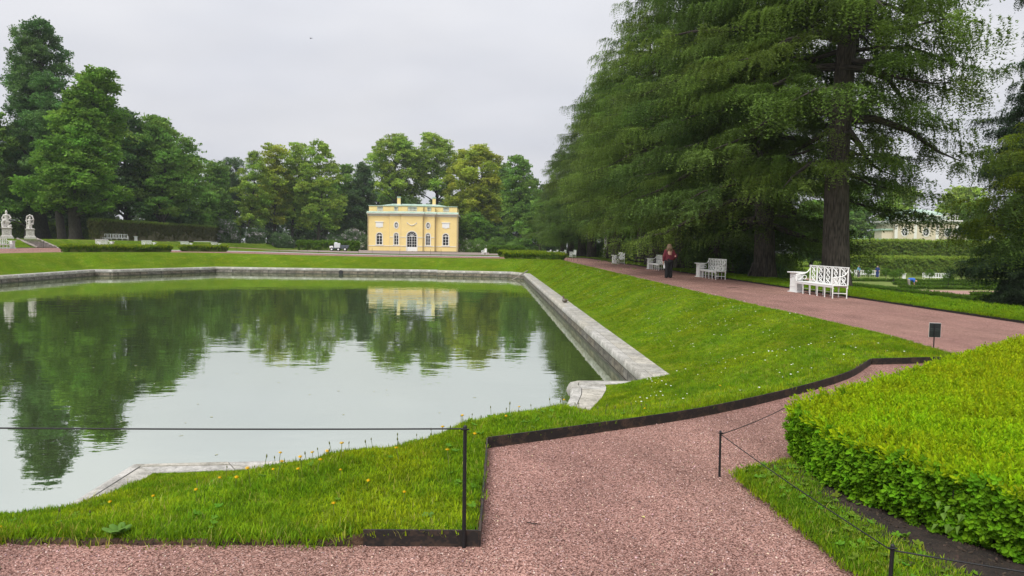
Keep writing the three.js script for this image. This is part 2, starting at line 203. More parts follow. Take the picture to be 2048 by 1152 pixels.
{ // lawns outside the walks, out to the horizon, with a small turf lip towards the gravel
  const lip = (x, d) => lawnY(x, d) + 0.012 * n2(x * 1.3, d * 1.3);
  const R1 = [...span(RECT.x1, 24, 60), ...span(25, 200, 40, 1.3), 320, 480], Dall = [-120, -60, ...span(-30, 90, 200), ...span(92, 200, 50), 260, 400, 520];
  const gr = field(R1, Dall, lip); struct('lawn', gr, MAT.turf, 'mown lawn beside the larch walk falling to the sunken garden', 'lawn');
  obj('turf_edge', field([RECT.x1 - 0.001, RECT.x1 - 0.004], Dall, (x) => 0).translate(0, 0, 0), MAT.soil, scene.getObjectByName('lawn')).geometry = (() => { const pos = [], idx = []; Dall.forEach((d, j) => { pos.push(RECT.x1, lip(RECT.x1, d), -d, RECT.x1 - 0.03, pathY(11.9, d) - 0.03, -d); if (j) { const a = (j - 1) * 2; idx.push(a, a + 1, a + 2, a + 1, a + 3, a + 2); } }); const g = new THREE.BufferGeometry(); g.setAttribute('position', new THREE.Float32BufferAttribute(pos, 3)); g.setAttribute('uv', new THREE.Float32BufferAttribute(new Float32Array(pos.length / 3 * 2), 2)); g.setIndex(idx); g.computeVertexNormals(); return g; })();
  const L1 = [-420, -300, -160, ...span(-110, RECT.x0, 120)];
  struct('lawn', field(L1, Dall, lip), MAT.lawn, 'grass terrace with statues along the west side of the pond', 'lawn');
  struct('lawn', field(span(RECT.x0, RECT.x1, 80), [...span(RECT.d1, 200, 80), 260, 400, 520], lip), MAT.lawn, 'flat lawn in front of the yellow pavilion', 'lawn');
  struct('ground', field([-420, RECT.x0, RECT.x1, 480], [-120, -60, RECT.d0], () => -0.02), MAT.lawn, 'open ground behind the viewer', 'ground');
}
{ // walks laid over the far lawns
  const strip = (pts, w, mat, label) => { const pos = [], uv = [], idx = []; const cv = new THREE.CatmullRomCurve3(pts.map(([x, d]) => V(x, 0, d))), n = 40; for (let i = 0; i <= n; i++) { const p = cv.getPoint(i / n), t = cv.getTangent(i / n), nx = -t.z, nz = t.x; for (const s of [-1, 1]) { const x = p.x + nx * s * w / 2, z = p.z + nz * s * w / 2; pos.push(x, lawnY(x, -z) + 0.03, z); uv.push(x, -z); } if (i) { const a = (i - 1) * 2; idx.push(a, a + 1, a + 2, a + 1, a + 3, a + 2); } } const g = new THREE.BufferGeometry(); g.setAttribute('position', new THREE.Float32BufferAttribute(pos, 3)); g.setAttribute('uv', new THREE.Float32BufferAttribute(uv, 2)); g.setIndex(idx); g.computeVertexNormals(); if (g.attributes.normal.getY(2) < 0) { for (let i = 0; i < idx.length; i += 3) [idx[i], idx[i + 1]] = [idx[i + 1], idx[i]]; g.setIndex(idx); g.computeVertexNormals(); } return struct('gravel_path', g, mat, label, 'path'); };
  strip([[-46, 128], [-36, 131], [-28, 124], [-20, 112], [-12, 104]], 5, MAT.gravelFar, 'curved gravel walk behind the small lawn left of the pavilion');
  struct('forecourt', field(span(-31, 6, 30), span(98, 176, 30), (x, d) => lawnY(x, d) + 0.045), MAT.gravelGrey, 'grey gravel forecourt in front of the yellow pavilion', 'forecourt');
  // sunken garden on the right
  struct('parterre_lawn', field(span(38, 92, 20), span(44, 107, 24), () => -2.585), MAT.dryLawn, 'pale close mown grass between the box lines of the parterre', 'lawn');
  struct('gravel_path', field([44, 80], span(66, 72, 3), () => -2.565), MAT.gravelFar, 'pink cross walk in the sunken garden', 'path');
  struct('gravel_path', field(span(41.5, 44, 2), span(20, 100, 20), () => -2.56), MAT.gravelFar, 'narrow pink walk along the sunken parterre', 'path');
}
// ---------------------------------------------------------------- pond wall: wall courses, rounded coping and slabs, stone by stone
{
  const w = thing('pond_wall', 'grey stone retaining wall and rounded coping round the pond', 'stone wall');
  const r = rng(71);
  const prism = (A, B, wa, wb, prof) => { // loft of a closed profile (u outward, y) between two stations
    const n = prof.length, pos = [], ring = [[A, wa], [B, wb]].map(([P, o]) => { const L = Math.hypot(o[0], o[1]); return prof.map(([u, y]) => { const uu = u === 'w' ? L : u; return [P[0] + o[0] / L * uu, y, -(P[1] + o[1] / L * uu)]; }); });
    const push = (...p) => p.forEach((q) => pos.push(...q));
    for (let k = 0; k < n; k++) { const m = (k + 1) % n; push(ring[0][k], ring[1][k], ring[0][m], ring[0][m], ring[1][k], ring[1][m]); }
    const cen = ring.map((q) => q.reduce((s, p) => [s[0] + p[0] / n, s[1] + p[1] / n, s[2] + p[2] / n], [0, 0, 0]));
    for (let k = 0; k < n; k++) { const m = (k + 1) % n; push(cen[0], ring[0][k], ring[0][m]); push(cen[1], ring[1][m], ring[1][k]); }
    let g = new THREE.BufferGeometry(); g.setAttribute('position', new THREE.Float32BufferAttribute(pos, 3)); g.computeVertexNormals(); g = boxUV(g); g = toCreasedNormals(g, 0.7); return g;
  };
  const Y = COPE_Y, roll = [[0.02, Y - 0.24], [-0.05, Y - 0.2], [-0.085, Y - 0.13], [-0.075, Y - 0.06], [-0.035, Y - 0.012], [0.02, Y], [0.125, Y], [0.13, Y - 0.24]], slab = [[0.14, Y - 0.004], ['w', Y - 0.004], ['w', Y - 0.22], [0.14, Y - 0.22]];
  const upper = [[0, Y - 0.245], [0.3, Y - 0.245], [0.3, Y - 0.47], [-0.005, Y - 0.47]], lower = [[-0.035, Y - 0.475], [0.3, Y - 0.475], [0.3, Y - 1.3], [-0.045, Y - 1.3]];
  const put = (name, prof, mats, step, gap) => {
    for (let i = 0; i < LOOP.length; i++) {
      const a = LOOP[i], b = LOOP[(i + 1) % LOOP.length], len = Math.hypot(b[0] - a[0], b[1] - a[1]); if (a[1] < 20 && b[1] < 20 && Math.min(a[0], b[0]) < -12) { if (i > 8 && i < 11) { /* out of view, long stones */ } }
      const n = Math.max(1, Math.round(len / step)), F = (t) => [lerp(a[0], b[0], t), lerp(a[1], b[1], t)], O = (t) => [lerp(a[2] - a[0], b[2] - b[0], t), lerp(a[3] - a[1], b[3] - b[1], t)];
      for (let k = 0; k < n; k++) { const jit = n > 1 ? (r() - 0.5) * 0.25 : 0; let t0 = k / n, t1 = (k + 1) / n; const e = gap / len / 2; t0 += k ? e : 0; t1 -= k < n - 1 ? e : 0; const dy = (r() - 0.5) * 0.008, m = mats[Math.floor(r() * mats.length)]; const g = prism(F(t0), F(t1), O(t0), O(t1), prof.map(([u, y]) => [u === 'w' ? u : u + (r() - 0.5) * 0.004, y + dy])); obj(name, g, m, w); }
    }
  };
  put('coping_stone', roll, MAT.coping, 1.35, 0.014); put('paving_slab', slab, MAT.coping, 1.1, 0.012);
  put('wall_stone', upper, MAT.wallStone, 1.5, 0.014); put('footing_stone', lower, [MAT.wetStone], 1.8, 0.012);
  const pipe = new THREE.CylinderGeometry(0.21, 0.21, 0.12, 20); pipe.rotateX(Math.PI / 2); pipe.translate(-14.1, Y - 0.36, -(68.53 - 0.02)); obj('outlet_pipe', pipe, MAT.iron, w);
}
{ // water
  const sh = new THREE.Shape(LOOP.map((q) => new THREE.Vector2(q[0], q[1]))); const g = new THREE.ShapeGeometry(sh); g.rotateX(-Math.PI / 2); g.translate(0, WATER_Y, 0);
  const p = g.attributes.position, uv = new Float32Array(p.count * 2); for (let i = 0; i < p.count; i++) { uv[i * 2] = p.getX(i); uv[i * 2 + 1] = -p.getZ(i); } g.setAttribute('uv', new THREE.BufferAttribute(uv, 2));
  const S = 1024, h = layers(S, [[6, 1.0], [15, 0.62], [34, 0.3], [70, 0.15], [150, 0.07], [300, 0.025]], 81);
  MAT.water = new THREE.MeshPhysicalMaterial({ color: C(0.08, 0.12, 0.034), metalness: 0, ior: 20, specularColor: C(0.96, 1, 0.94), roughness: 0.012, bumpMap: heightTex(S, [15, 8], h), bumpScale: 0.007 });
  { const r = rng(83), list = [], q = new THREE.CircleGeometry(0.03, 6); q.rotateX(-Math.PI / 2); for (let k = 0; k < 260; k++) { const d = 9.5 + 55 * Math.pow(r(), 1.6), x = -30 + 33 * r(); if (x > 2.9 - 0.02 * d || x < -0.6 * d || (d < 15 && x > 0.6)) continue; list.push(new THREE.Matrix4().compose(V(x, WATER_Y + 0.004, d), new THREE.Quaternion().setFromAxisAngle(new THREE.Vector3(0, 1, 0), r() * 6), new THREE.Vector3(0.4 + r(), 1, 0.3 + r() * 0.6))); } const m = new THREE.InstancedMesh(q, std({ color: C(0.35, 0.36, 0.24) }), list.length); list.forEach((z, i) => m.setMatrixAt(i, z)); shade(m); m.name = 'floating_specks'; m.userData = { kind: 'stuff', label: 'tiny pale specks of blossom and leaf floating on the pond', category: 'debris' }; scene.add(m); }
  struct('water', g, MAT.water, 'still green pond mirroring trees and overcast sky', 'pond');
}
// ---------------------------------------------------------------- steel edging along the gravel
function ribbon(pts, h0, h1, th) { // upright strip along points (x, d)
  const pos = [], n = pts.length, side = (i) => { const a = pts[Math.max(0, i - 1)], b = pts[Math.min(n - 1, i + 1)], dx = b[0] - a[0], dd = b[1] - a[1], L = Math.hypot(dx, dd); return [-dd / L * th / 2, dx / L * th / 2]; };
  const P = pts.map((p, i) => { const s = side(i); return [[p[0] + s[0], h0, -(p[1] + s[1])], [p[0] + s[0], h1, -(p[1] + s[1])], [p[0] - s[0], h1, -(p[1] - s[1])], [p[0] - s[0], h0, -(p[1] - s[1])]]; });
  const quad = (a, b, c, d) => pos.push(...a, ...b, ...c, ...a, ...c, ...d);
  for (let i = 0; i < n - 1; i++) for (let k = 0; k < 3; k++) quad(P[i][k], P[i + 1][k], P[i + 1][k + 1], P[i][k + 1]);
  quad(P[0][0], P[0][1], P[0][2], P[0][3]); quad(P[n - 1][3], P[n - 1][2], P[n - 1][1], P[n - 1][0]);
  const g = new THREE.BufferGeometry(); g.setAttribute('position', new THREE.Float32BufferAttribute(pos, 3)); g.computeVertexNormals();
  const out = toCreasedNormals(g, 0.5), p = out.attributes.position, uv = new Float32Array(p.count * 2); for (let i = 0; i < p.count; i++) { uv[i * 2] = p.getX(i) * 0.8 - p.getZ(i) * 0.6; uv[i * 2 + 1] = p.getY(i); } out.setAttribute('uv', new THREE.BufferAttribute(uv, 2)); return out;
}
{
  const e = thing('steel_edging', 'dark rusty steel edging strips holding back the turf of the near bank', 'edging');
  obj('edging_strip', ribbon([[-0.64, 3.675], [-0.35, 3.672], [-0.035, 3.668]], -0.03, 0.088, 0.012), MAT.edging, e);
  obj('edging_strip', ribbon([[-0.028, 3.66], [-0.015, 4.2], [0.0, 4.9], [0.008, 5.46]], -0.03, 0.086, 0.012), MAT.edging, e);
  const cv = new THREE.CatmullRomCurve3([[0.012, 5.475], [0.98, 5.965], [2.05, 6.56], [3.5, 7.66], [4.48, 8.56], [5.31, 9.58]].map(([x, d]) => V(x, 0, d)), false, 'centripetal');
  obj('edging_strip', ribbon(cv.getPoints(48).map((p) => [p.x, -p.z]), -0.03, 0.088, 0.012), MAT.edging, e);
  obj('edging_strip', ribbon([[5.33, 9.59], [6.1, 9.73], [6.95, 9.9]], -0.03, 0.088, 0.012), MAT.edging, e);
}
// ---------------------------------------------------------------- hedge bed on the right
const bedOut = [[1.72, 4.82], [1.745, 4.4], [1.775, 3.8], [1.8, 3.3], [1.86, 2.6], [1.95, 1.6]], bedIn = [[2.3, 5.2], [2.15, 4.4], [2.25, 3.85], [2.42, 3.3], [2.7, 2.6], [3.1, 1.6]];
{
  const pos = [], uv = [], idx = [], N = 40, K = 8;
  for (let i = 0; i <= N; i++) { const f = i / N * (bedOut.length - 1), j = Math.min(bedOut.length - 2, Math.floor(f)), t = f - j, a = [0, 1].map((k) => lerp(bedOut[j][k], bedOut[j + 1][k], t)), b = [0, 1].map((k) => lerp(bedIn[j][k], bedIn[j + 1][k], t)); const rag = 0.012 * n2(a[0] * 14, a[1] * 14);
    for (let k = 0; k <= K; k++) { const u = k / K, x = lerp(a[0] + rag, b[0] + 0.5, u), d = lerp(a[1], b[1] - (u > 0.5 ? 0.05 : 0), u); pos.push(x, k ? 0.03 + 0.02 * Math.sin(u * 3) + 0.008 * n2(x * 6, d * 6) : -0.02, -d); uv.push(x, d); }
    if (i) for (let k = 0; k < K; k++) { const p = (i - 1) * (K + 1) + k, q = p + K + 1; idx.push(p, p + 1, q, p + 1, q + 1, q); } }
  const g = new THREE.BufferGeometry(); g.setAttribute('position', new THREE.Float32BufferAttribute(pos, 3)); g.setAttribute('uv', new THREE.Float32BufferAttribute(uv, 2)); g.setIndex(idx); g.computeVertexNormals(); if (g.attributes.normal.getY(4) < 0) { for (let i = 0; i < idx.length; i += 3) [idx[i], idx[i + 1]] = [idx[i + 1], idx[i]]; g.setIndex(idx); g.computeVertexNormals(); }
  struct('flower_bed', g, MAT.soil, 'dark bare soil bed under the near box hedge', 'bed');
}
// ---------------------------------------------------------------- grass blades
function blades(list) { const pos = [], nor = []; for (const [x, z, yaw, h, lean, w] of list) { const c = Math.cos(yaw), s = Math.sin(yaw), px = -s * w / 2, pz = c * w / 2, mx = x + c * lean * 0.35, mz = z + s * lean * 0.35, tx = x + c * lean, tz = z + s * lean; const A = [x - px, 0, z - pz], B = [x + px, 0, z + pz], Cc = [mx + px * 0.8, h * 0.6, mz + pz * 0.8], D = [mx - px * 0.8, h * 0.6, mz - pz * 0.8], T = [tx, h, tz]; pos.push(...A, ...B, ...Cc, ...A, ...Cc, ...D, ...D, ...Cc, ...T); } const g = new THREE.BufferGeometry(); g.setAttribute('position', new THREE.Float32BufferAttribute(pos, 3)); g.computeVertexNormals(); return g; }
const tuft = (seed, n, spread, h, w) => { const r = rng(seed); return blades(Array.from({ length: n }, () => [(r() - 0.5) * spread, (r() - 0.5) * spread, r() * 6.283, h * (0.5 + r() * 0.8), h * (0.15 + r() * 0.75), w * (0.7 + r() * 0.6)])); };
MAT.blade = [leafMat(0.19, 0.315, 0.007, 0.42), leafMat(0.245, 0.35, 0.008, 0.42), leafMat(0.145, 0.275, 0.009, 0.42), leafMat(0.34, 0.35, 0.06, 0.4)];
const inside = (x, d, poly) => { let c = false; for (let i = 0, j = poly.length - 1; i < poly.length; j = i++) { const [xi, yi] = poly[i], [xj, yj] = poly[j]; if ((yi > d) !== (yj > d) && x < (xj - xi) * (d - yi) / (yj - yi) + xi) c = !c; } return c; };
function copies(name, geo, mat, list, parent, colors) { const m = shade(new THREE.InstancedMesh(geo, mat, list.length)); list.forEach((q, i) => m.setMatrixAt(i, q)); if (colors) colors.forEach((c, i) => m.setColorAt(i, c)); m.name = name; m.userData = { kind: 'stuff' }; parent.add(m); return m; }
const grassThing = thing('grass', 'long green grass blades on the bank and verge by the near gravel', 'grass'); grassThing.userData.kind = 'stuff';
{
  const r = rng(91), lists = [[], [], [], []], cols = [[], [], [], []], seen = (x, d) => x / Math.max(d, 0.5) > -0.95 && x / Math.max(d, 0.5) < 0.95 && d > 2;
  const add = (x, y, d, size, kind) => { const s = size * (0.75 + r() * 0.5); lists[kind].push(M4(x, y - 0.004, -d, (r() - 0.5) * 0.4, r() * 6.28, (r() - 0.5) * 0.4, s, s * (0.8 + 0.5 * r()), s)); const k = 0.6 + r() * 0.75, q = turfTint(x, d); cols[kind].push(C(k * q[0] * (0.92 + r() * 0.2), k * q[1], k * q[2] * (0.8 + r() * 0.5))); };
  for (let i = 0; i < bankRows.length - 1; i++) { const A = bankRows[i], B = bankRows[i + 1];
    const p00 = bankPoint(A, 0.5), p10 = bankPoint(B, 0.5), wid = Math.hypot(p00[0] - p10[0], p00[2] - p10[2]), L = Math.hypot(A[4] - A[2], A[5] - A[3]), dm = Math.min(p00[2], A[5]);
    const dist = Math.hypot(p00[0], p00[2]); if (dist > 72 || (dist > 30 && p00[0] < 2.5) || (!seen(p00[0], p00[2]) && !seen(A[4], A[5]) && !seen(A[2], A[3]))) continue;
    const dens = dist < 7 ? 1050 : dist < 10 ? 800 : dist < 15 ? 430 : dist < 22 ? 240 : dist < 36 ? 130 : 60, n = wid * L * dens; let cnt = Math.floor(n) + (r() < n % 1 ? 1 : 0);
    for (let k = 0; k < cnt; k++) { const s = r(), t = r(), row = A.map((v, j) => lerp(v, B[j], s)), p = bankPoint(row, t), dd = Math.hypot(p[0], p[2]); const patch = n2(p[0] * 0.8, p[2] * 0.8), kind = r() < 0.07 ? 3 : patch + (r() - 0.5) * 0.9 > 0.15 ? 1 : r() < 0.3 ? 2 : 0; add(p[0], p[1], p[2], (dd < 7 ? 1 : dd < 15 ? 1.25 : dd < 36 ? 1.6 : 2.0) * (1 - 0.35 * sstep(6, 14, p[2]) * (p[0] > 2 ? 1 : 0)) * lerp(0.4, 1, sstep(0.0, 0.13, t)), kind); }
    // a ragged fringe where the turf meets gravel or stone
    for (let k = 0; k < wid * (A[4] < -0.68 && A[5] < 5 ? 420 : 160) && dist < 18; k++) { const s = r(), row = A.map((v, j) => lerp(v, B[j], s)), p = bankPoint(row, 0.975 + r() * 0.028), free = p[0] < -0.68, dr = free && r() < 0.6 ? r() * 0.06 : 0; add(p[0], p[1] - dr, p[2] - dr * 0.5, free ? 0.6 + r() * 0.8 : 0.45 + r() * 0.4, r() < 0.25 ? 3 : r() < 0.5 ? 2 : 0); }
  }
  // grass strip of the hedge bed
  for (let k = 0; k < 5600; k++) { const f = r() * (bedOut.length - 1.001), j = Math.floor(f), t = f - j, u = Math.pow(r(), 0.9) * (0.6 + 0.3 * sstep(4.1, 4.9, lerp(bedOut[j][1], bedOut[j + 1][1], t))), x = lerp(lerp(bedOut[j][0], bedOut[j + 1][0], t), lerp(bedIn[j][0], bedIn[j + 1][0], t), u) + 0.2 * u, d = lerp(lerp(bedOut[j][1], bedOut[j + 1][1], t), lerp(bedIn[j][1], bedIn[j + 1][1], t), u); add(x, 0.03, d, 0.95, r() < 0.1 ? 3 : r() < 0.4 ? 1 : 2); }
  // verge of the larch walk
  for (let k = 0; k < 16000; k++) { const d = 12 + 28 * Math.pow(r(), 1.2), x = RECT.x1 + 0.02 + 3.4 * r() * r(); add(x, lawnY(x, d), d, 1.6, r() < 0.6 ? 0 : 2); }
  const geos = [tuft(1, 14, 0.09, 0.029, 0.0055), tuft(2, 14, 0.095, 0.027, 0.006), tuft(3, 13, 0.085, 0.033, 0.0055), tuft(4, 4, 0.1, 0.045, 0.004)];
  ['blades', 'blades', 'blades', 'dry_blades'].forEach((n, k) => copies(n, geos[k], MAT.blade[k], lists[k], grassThing, cols[k]));
}
// broad weed leaves: plantain and clover among the blades
{
  const leaf = (L, W) => { const g = new THREE.SphereGeometry(1, 7, 4, 0, Math.PI * 2, 0, Math.PI / 2); g.scale(L / 2, 0.012, W / 2); g.translate(L / 2, 0, 0); return g; };
  const rosette = (n, L, W, tilt, seed) => { const r = rng(seed); return join(Array.from({ length: n }, (_, i) => leaf(L * (0.7 + r() * 0.5), W).applyMatrix4(M4(0, 0.005, 0, 0, i / n * 6.28 + r() * 0.5, 0).multiply(M4(0, 0, 0, 0, 0, tilt * (0.5 + r())))))); };
  const plant = (pos, sc, label) => { const t = thing('plantain', label, 'plant', pos); obj('leaf_rosette', rosette(8, 0.1 * sc, 0.055 * sc, 0.45, Math.round(sc * 99)), MAT.weed ??= leafMat(0.13, 0.25, 0.045, 0.3), t); return t; };
  plant([-1.94, 0.03, 3.74], 0.85, 'broad leaved plantain growing at the turf edge on the near gravel');
  plant([-0.32, 0.06, 3.9], 0.42, 'small broad leaved plant in the grass behind the short edging strip');
  const r = rng(133), list = [], col = []; for (let k = 0; k < 2300; k++) { const row = bankRows[Math.floor(r() * bankRows.length)]; if (row[5] > 8 || row[4] < -7 || row[4] > 6) continue; const p = bankPoint(row, 0.35 + 0.65 * r()); if (n2(p[0] * 1.7, p[2] * 1.7) < -0.05) continue; list.push(M4(p[0], p[1] + 0.012 + r() * 0.02, -p[2], (r() - 0.5) * 0.7, r() * 6.28, (r() - 0.5) * 0.7, 0.3 + r() * 0.4)); col.push(C(0.8 + r() * 0.4, 0.85 + r() * 0.3, 0.8)); }
  const bed = []; for (let k = 0; k < 170; k++) { const d = 2.6 + r() * 2.3, j = bedOut.findIndex((q) => q[1] < d), x = bedOut[Math.max(1, j)][0] + 0.05 + r() * 0.45; list.push(M4(x, 0.05, -d, (r() - 0.5) * 0.8, r() * 6.28, (r() - 0.5) * 0.8, 0.3 + r() * 0.45)); col.push(C(0.8 + r() * 0.4, 0.8 + r() * 0.4, 0.8)); }
  copies('clover_leaves', rosette(5, 0.05, 0.03, 0.5, 5), MAT.clover = leafMat(0.15, 0.28, 0.03, 0.4), list, grassThing, col);
}
// dandelions: in flower and in closed bud, each its own plant
{
  const stemM = leafMat(0.16, 0.2, 0.05, 0.1), yellow = std({ color: C(0.82, 0.53, 0.006), roughness: 0.8 }), bud = std({ color: C(0.12, 0.13, 0.035), roughness: 0.9 });
  const petals = (() => { const list = []; for (let k = 0; k < 26; k++) { const g = new THREE.ConeGeometry(0.0035, 0.021, 3); g.translate(0, 0.0105, 0); list.push(g.applyMatrix4(M4(0, 0, 0, 0, k * 2.4, 0).multiply(M4(0, 0, 0, 0, 0, 0.25 + 1.15 * Math.sqrt(k / 26))))); } return join(list); })();
  const budG = (() => { const g = new THREE.SphereGeometry(0.008, 8, 6); g.scale(0.8, 1.5, 0.8); return join([g, new THREE.ConeGeometry(0.006, 0.014, 6).translate(0, 0.014, 0)]); })();
  const stem = (h) => limb([V(0, 0, 0), V(0.008, h * 0.5, 0), V(0.004, h, 0.01)], [0.003, 0.0026, 0.0024], 5);
  const flowers = [[563, 0.14], [600, 0.1], [640, 0.12], [690, 0.13], [860, 0.1]];
  const proto = (kind, h) => { const t = new THREE.Group(); obj('stem', stem(h), stemM, t); const hd = obj('flower_head', kind ? budG : petals, kind ? bud : yellow, t); hd.position.set(0.004, h, -0.01); return t; };
  const protos = [0.09, 0.13].flatMap((h) => [proto(0, h), proto(1, h)]);
  const r = rng(171);
  // places along the bank: [row place x on outer edge, t across] read from the picture as ground points
  const yellowAt = [[-2.9, 4.3], [-2.72, 5.2], [-1.65, 4.62], [-1.5, 4.5], [-1.43, 4.72], [-1.36, 4.6], [-1.28, 4.9], [-1.2, 4.55], [-1.12, 4.7], [-1.02, 4.95], [-0.94, 4.5], [-1.55, 5.3], [-1.35, 5.5], [-1.22, 5.42], [-0.72, 4.3], [-0.6, 4.85], [-0.48, 4.1], [-0.25, 4.75], [-0.1, 5.3], [0.15, 5.9], [-0.36, 5.75], [-2.3, 4.9], [-1.9, 5.0], [-1.75, 4.3], [-0.85, 3.95], [0.7, 6.5], [1.6, 7.0], [2.7, 8.0], [0.3, 6.6], [-0.2, 6.2]];
  const budAt = [[-3.0, 5.0], [-2.95, 4.9], [-2.55, 4.6], [-3.3, 4.6], [-2.2, 5.4]]; { const q = rng(177); for (let k = 0; k < 46; k++) { const x = -2.0 + 3.9 * (k + q()) / 46, base = x < 0 ? 6.15 + 0.35 * x : 6.15 + 0.6 * x; budAt.push([x, base + (q() - 0.4) * 0.6]); } }
  const groundAt = (x, d) => { let best = 1e9, y = 0; for (const row of bankRows) { if (row[5] > 14) continue; for (let t = 0; t <= 1; t += 0.05) { const p = bankPoint(row, t), e = (p[0] - x) ** 2 + (p[2] - d) ** 2; if (e < best) { best = e; y = p[1]; } } } return y; };
  const place = (list, k, label, group) => list.forEach(([x, d], i) => { const o = protos[(i % 2) * 2 + k].clone(); o.name = numbered('dandelion'); o.position.copy(V(x, groundAt(x, d), d)); o.rotation.set((r() - 0.5) * 0.5, r() * 6.28, (r() - 0.5) * 0.5); const s = 0.65 + r() * 0.4; o.scale.setScalar(s); o.userData = { label, category: 'dandelion', group }; scene.add(o); });
  place(yellowAt, 0, 'yellow dandelion flower standing in the near grass bank', 'dandelions in flower on the near bank');
  place(budAt, 1, 'closed dandelion bud on a thin stalk at the crest of the near bank', 'dandelion buds on the near bank');
}
{ // daisies: white specks all over the long bank
  const r = rng(181), list = [], g = new THREE.SphereGeometry(0.016, 6, 3, 0, 6.3, 0, 1.6); g.scale(1, 0.5, 1);
  for (let k = 0; k < 6500; k++) { const row = bankRows[Math.floor(r() * bankRows.length)]; if (row[4] < 2.5 || row[5] > 60) continue; const t = 0.15 + 0.82 * r(), p = bankPoint(row, t); if (n2(p[0] * 0.7 + 5, p[2] * 0.7) + (r() - 0.5) < 0 || (p[2] < 14 && r() > 0.25) || r() > 1.2 - p[2] / 60) continue; list.push(M4(p[0], p[1] + 0.05 + r() * 0.02, -p[2], 0, 0, 0, 0.35 + r() * 0.6)); }
  const d = thing('daisies', 'tiny white daisies dotted over the long grass bank below the avenue', 'daisies'); d.userData.kind = 'stuff'; copies('daisy_heads', g, std({ color: C(0.72, 0.72, 0.62) }), list, d);
}
// ---------------------------------------------------------------- the near box hedge
const hedgeLeaf = (() => { const r = rng(201), list = []; for (let k = 0; k < 13; k++) { const g = new THREE.BufferGeometry(), L = 0.024 + r() * 0.014, w = L * 0.5; const v = [[0, 0, 0], [L * 0.5, 0.003, w / 2], [L, 0, 0], [L * 0.5, 0.003, -w / 2], [L * 0.25, 0.0, w * 0.42], [L * 0.78, 0, w * 0.4], [L * 0.25, 0, -w * 0.42], [L * 0.78, 0, -w * 0.4], [L * 0.5, -0.003, 0]]; const f = [0, 8, 4, 4, 8, 1, 1, 8, 5, 5, 8, 2, 0, 6, 8, 6, 3, 8, 3, 7, 8, 7, 2, 8]; g.setAttribute('position', new THREE.Float32BufferAttribute(v.flat(), 3)); g.setIndex(f); const h = g.toNonIndexed(); h.computeVertexNormals(); list.push(h.applyMatrix4(M4(0, k / 13 * 0.07, 0, 0, k * 2.4, 0).multiply(M4(0, 0, 0, (r() - 0.5) * 0.5, 0, 0.35 + r() * 0.6)))); } return join(list); })();
const shootLeaf = (() => { const r = rng(203), list = []; for (let k = 0; k < 12; k++) { const L = 0.022 + r() * 0.012, w = L * 0.42, g = new THREE.BufferGeometry(); g.setAttribute('position', new THREE.Float32BufferAttribute([0, 0, 0, L * 0.55, 0.002, w / 2, L, 0, 0, 0, 0, 0, L, 0, 0, L * 0.55, 0.002, -w / 2], 3)); g.computeVertexNormals(); list.push(g.applyMatrix4(M4(0, k / 12 * 0.1, 0, 0, k * 2.4, 0).multiply(M4(0, 0, 0, 0, 0, 0.7 + r() * 0.5)))); } const st = new THREE.ConeGeometry(0.0016, 0.13, 3); st.translate(0, 0.06, 0); list.push(st); return join(list); })();
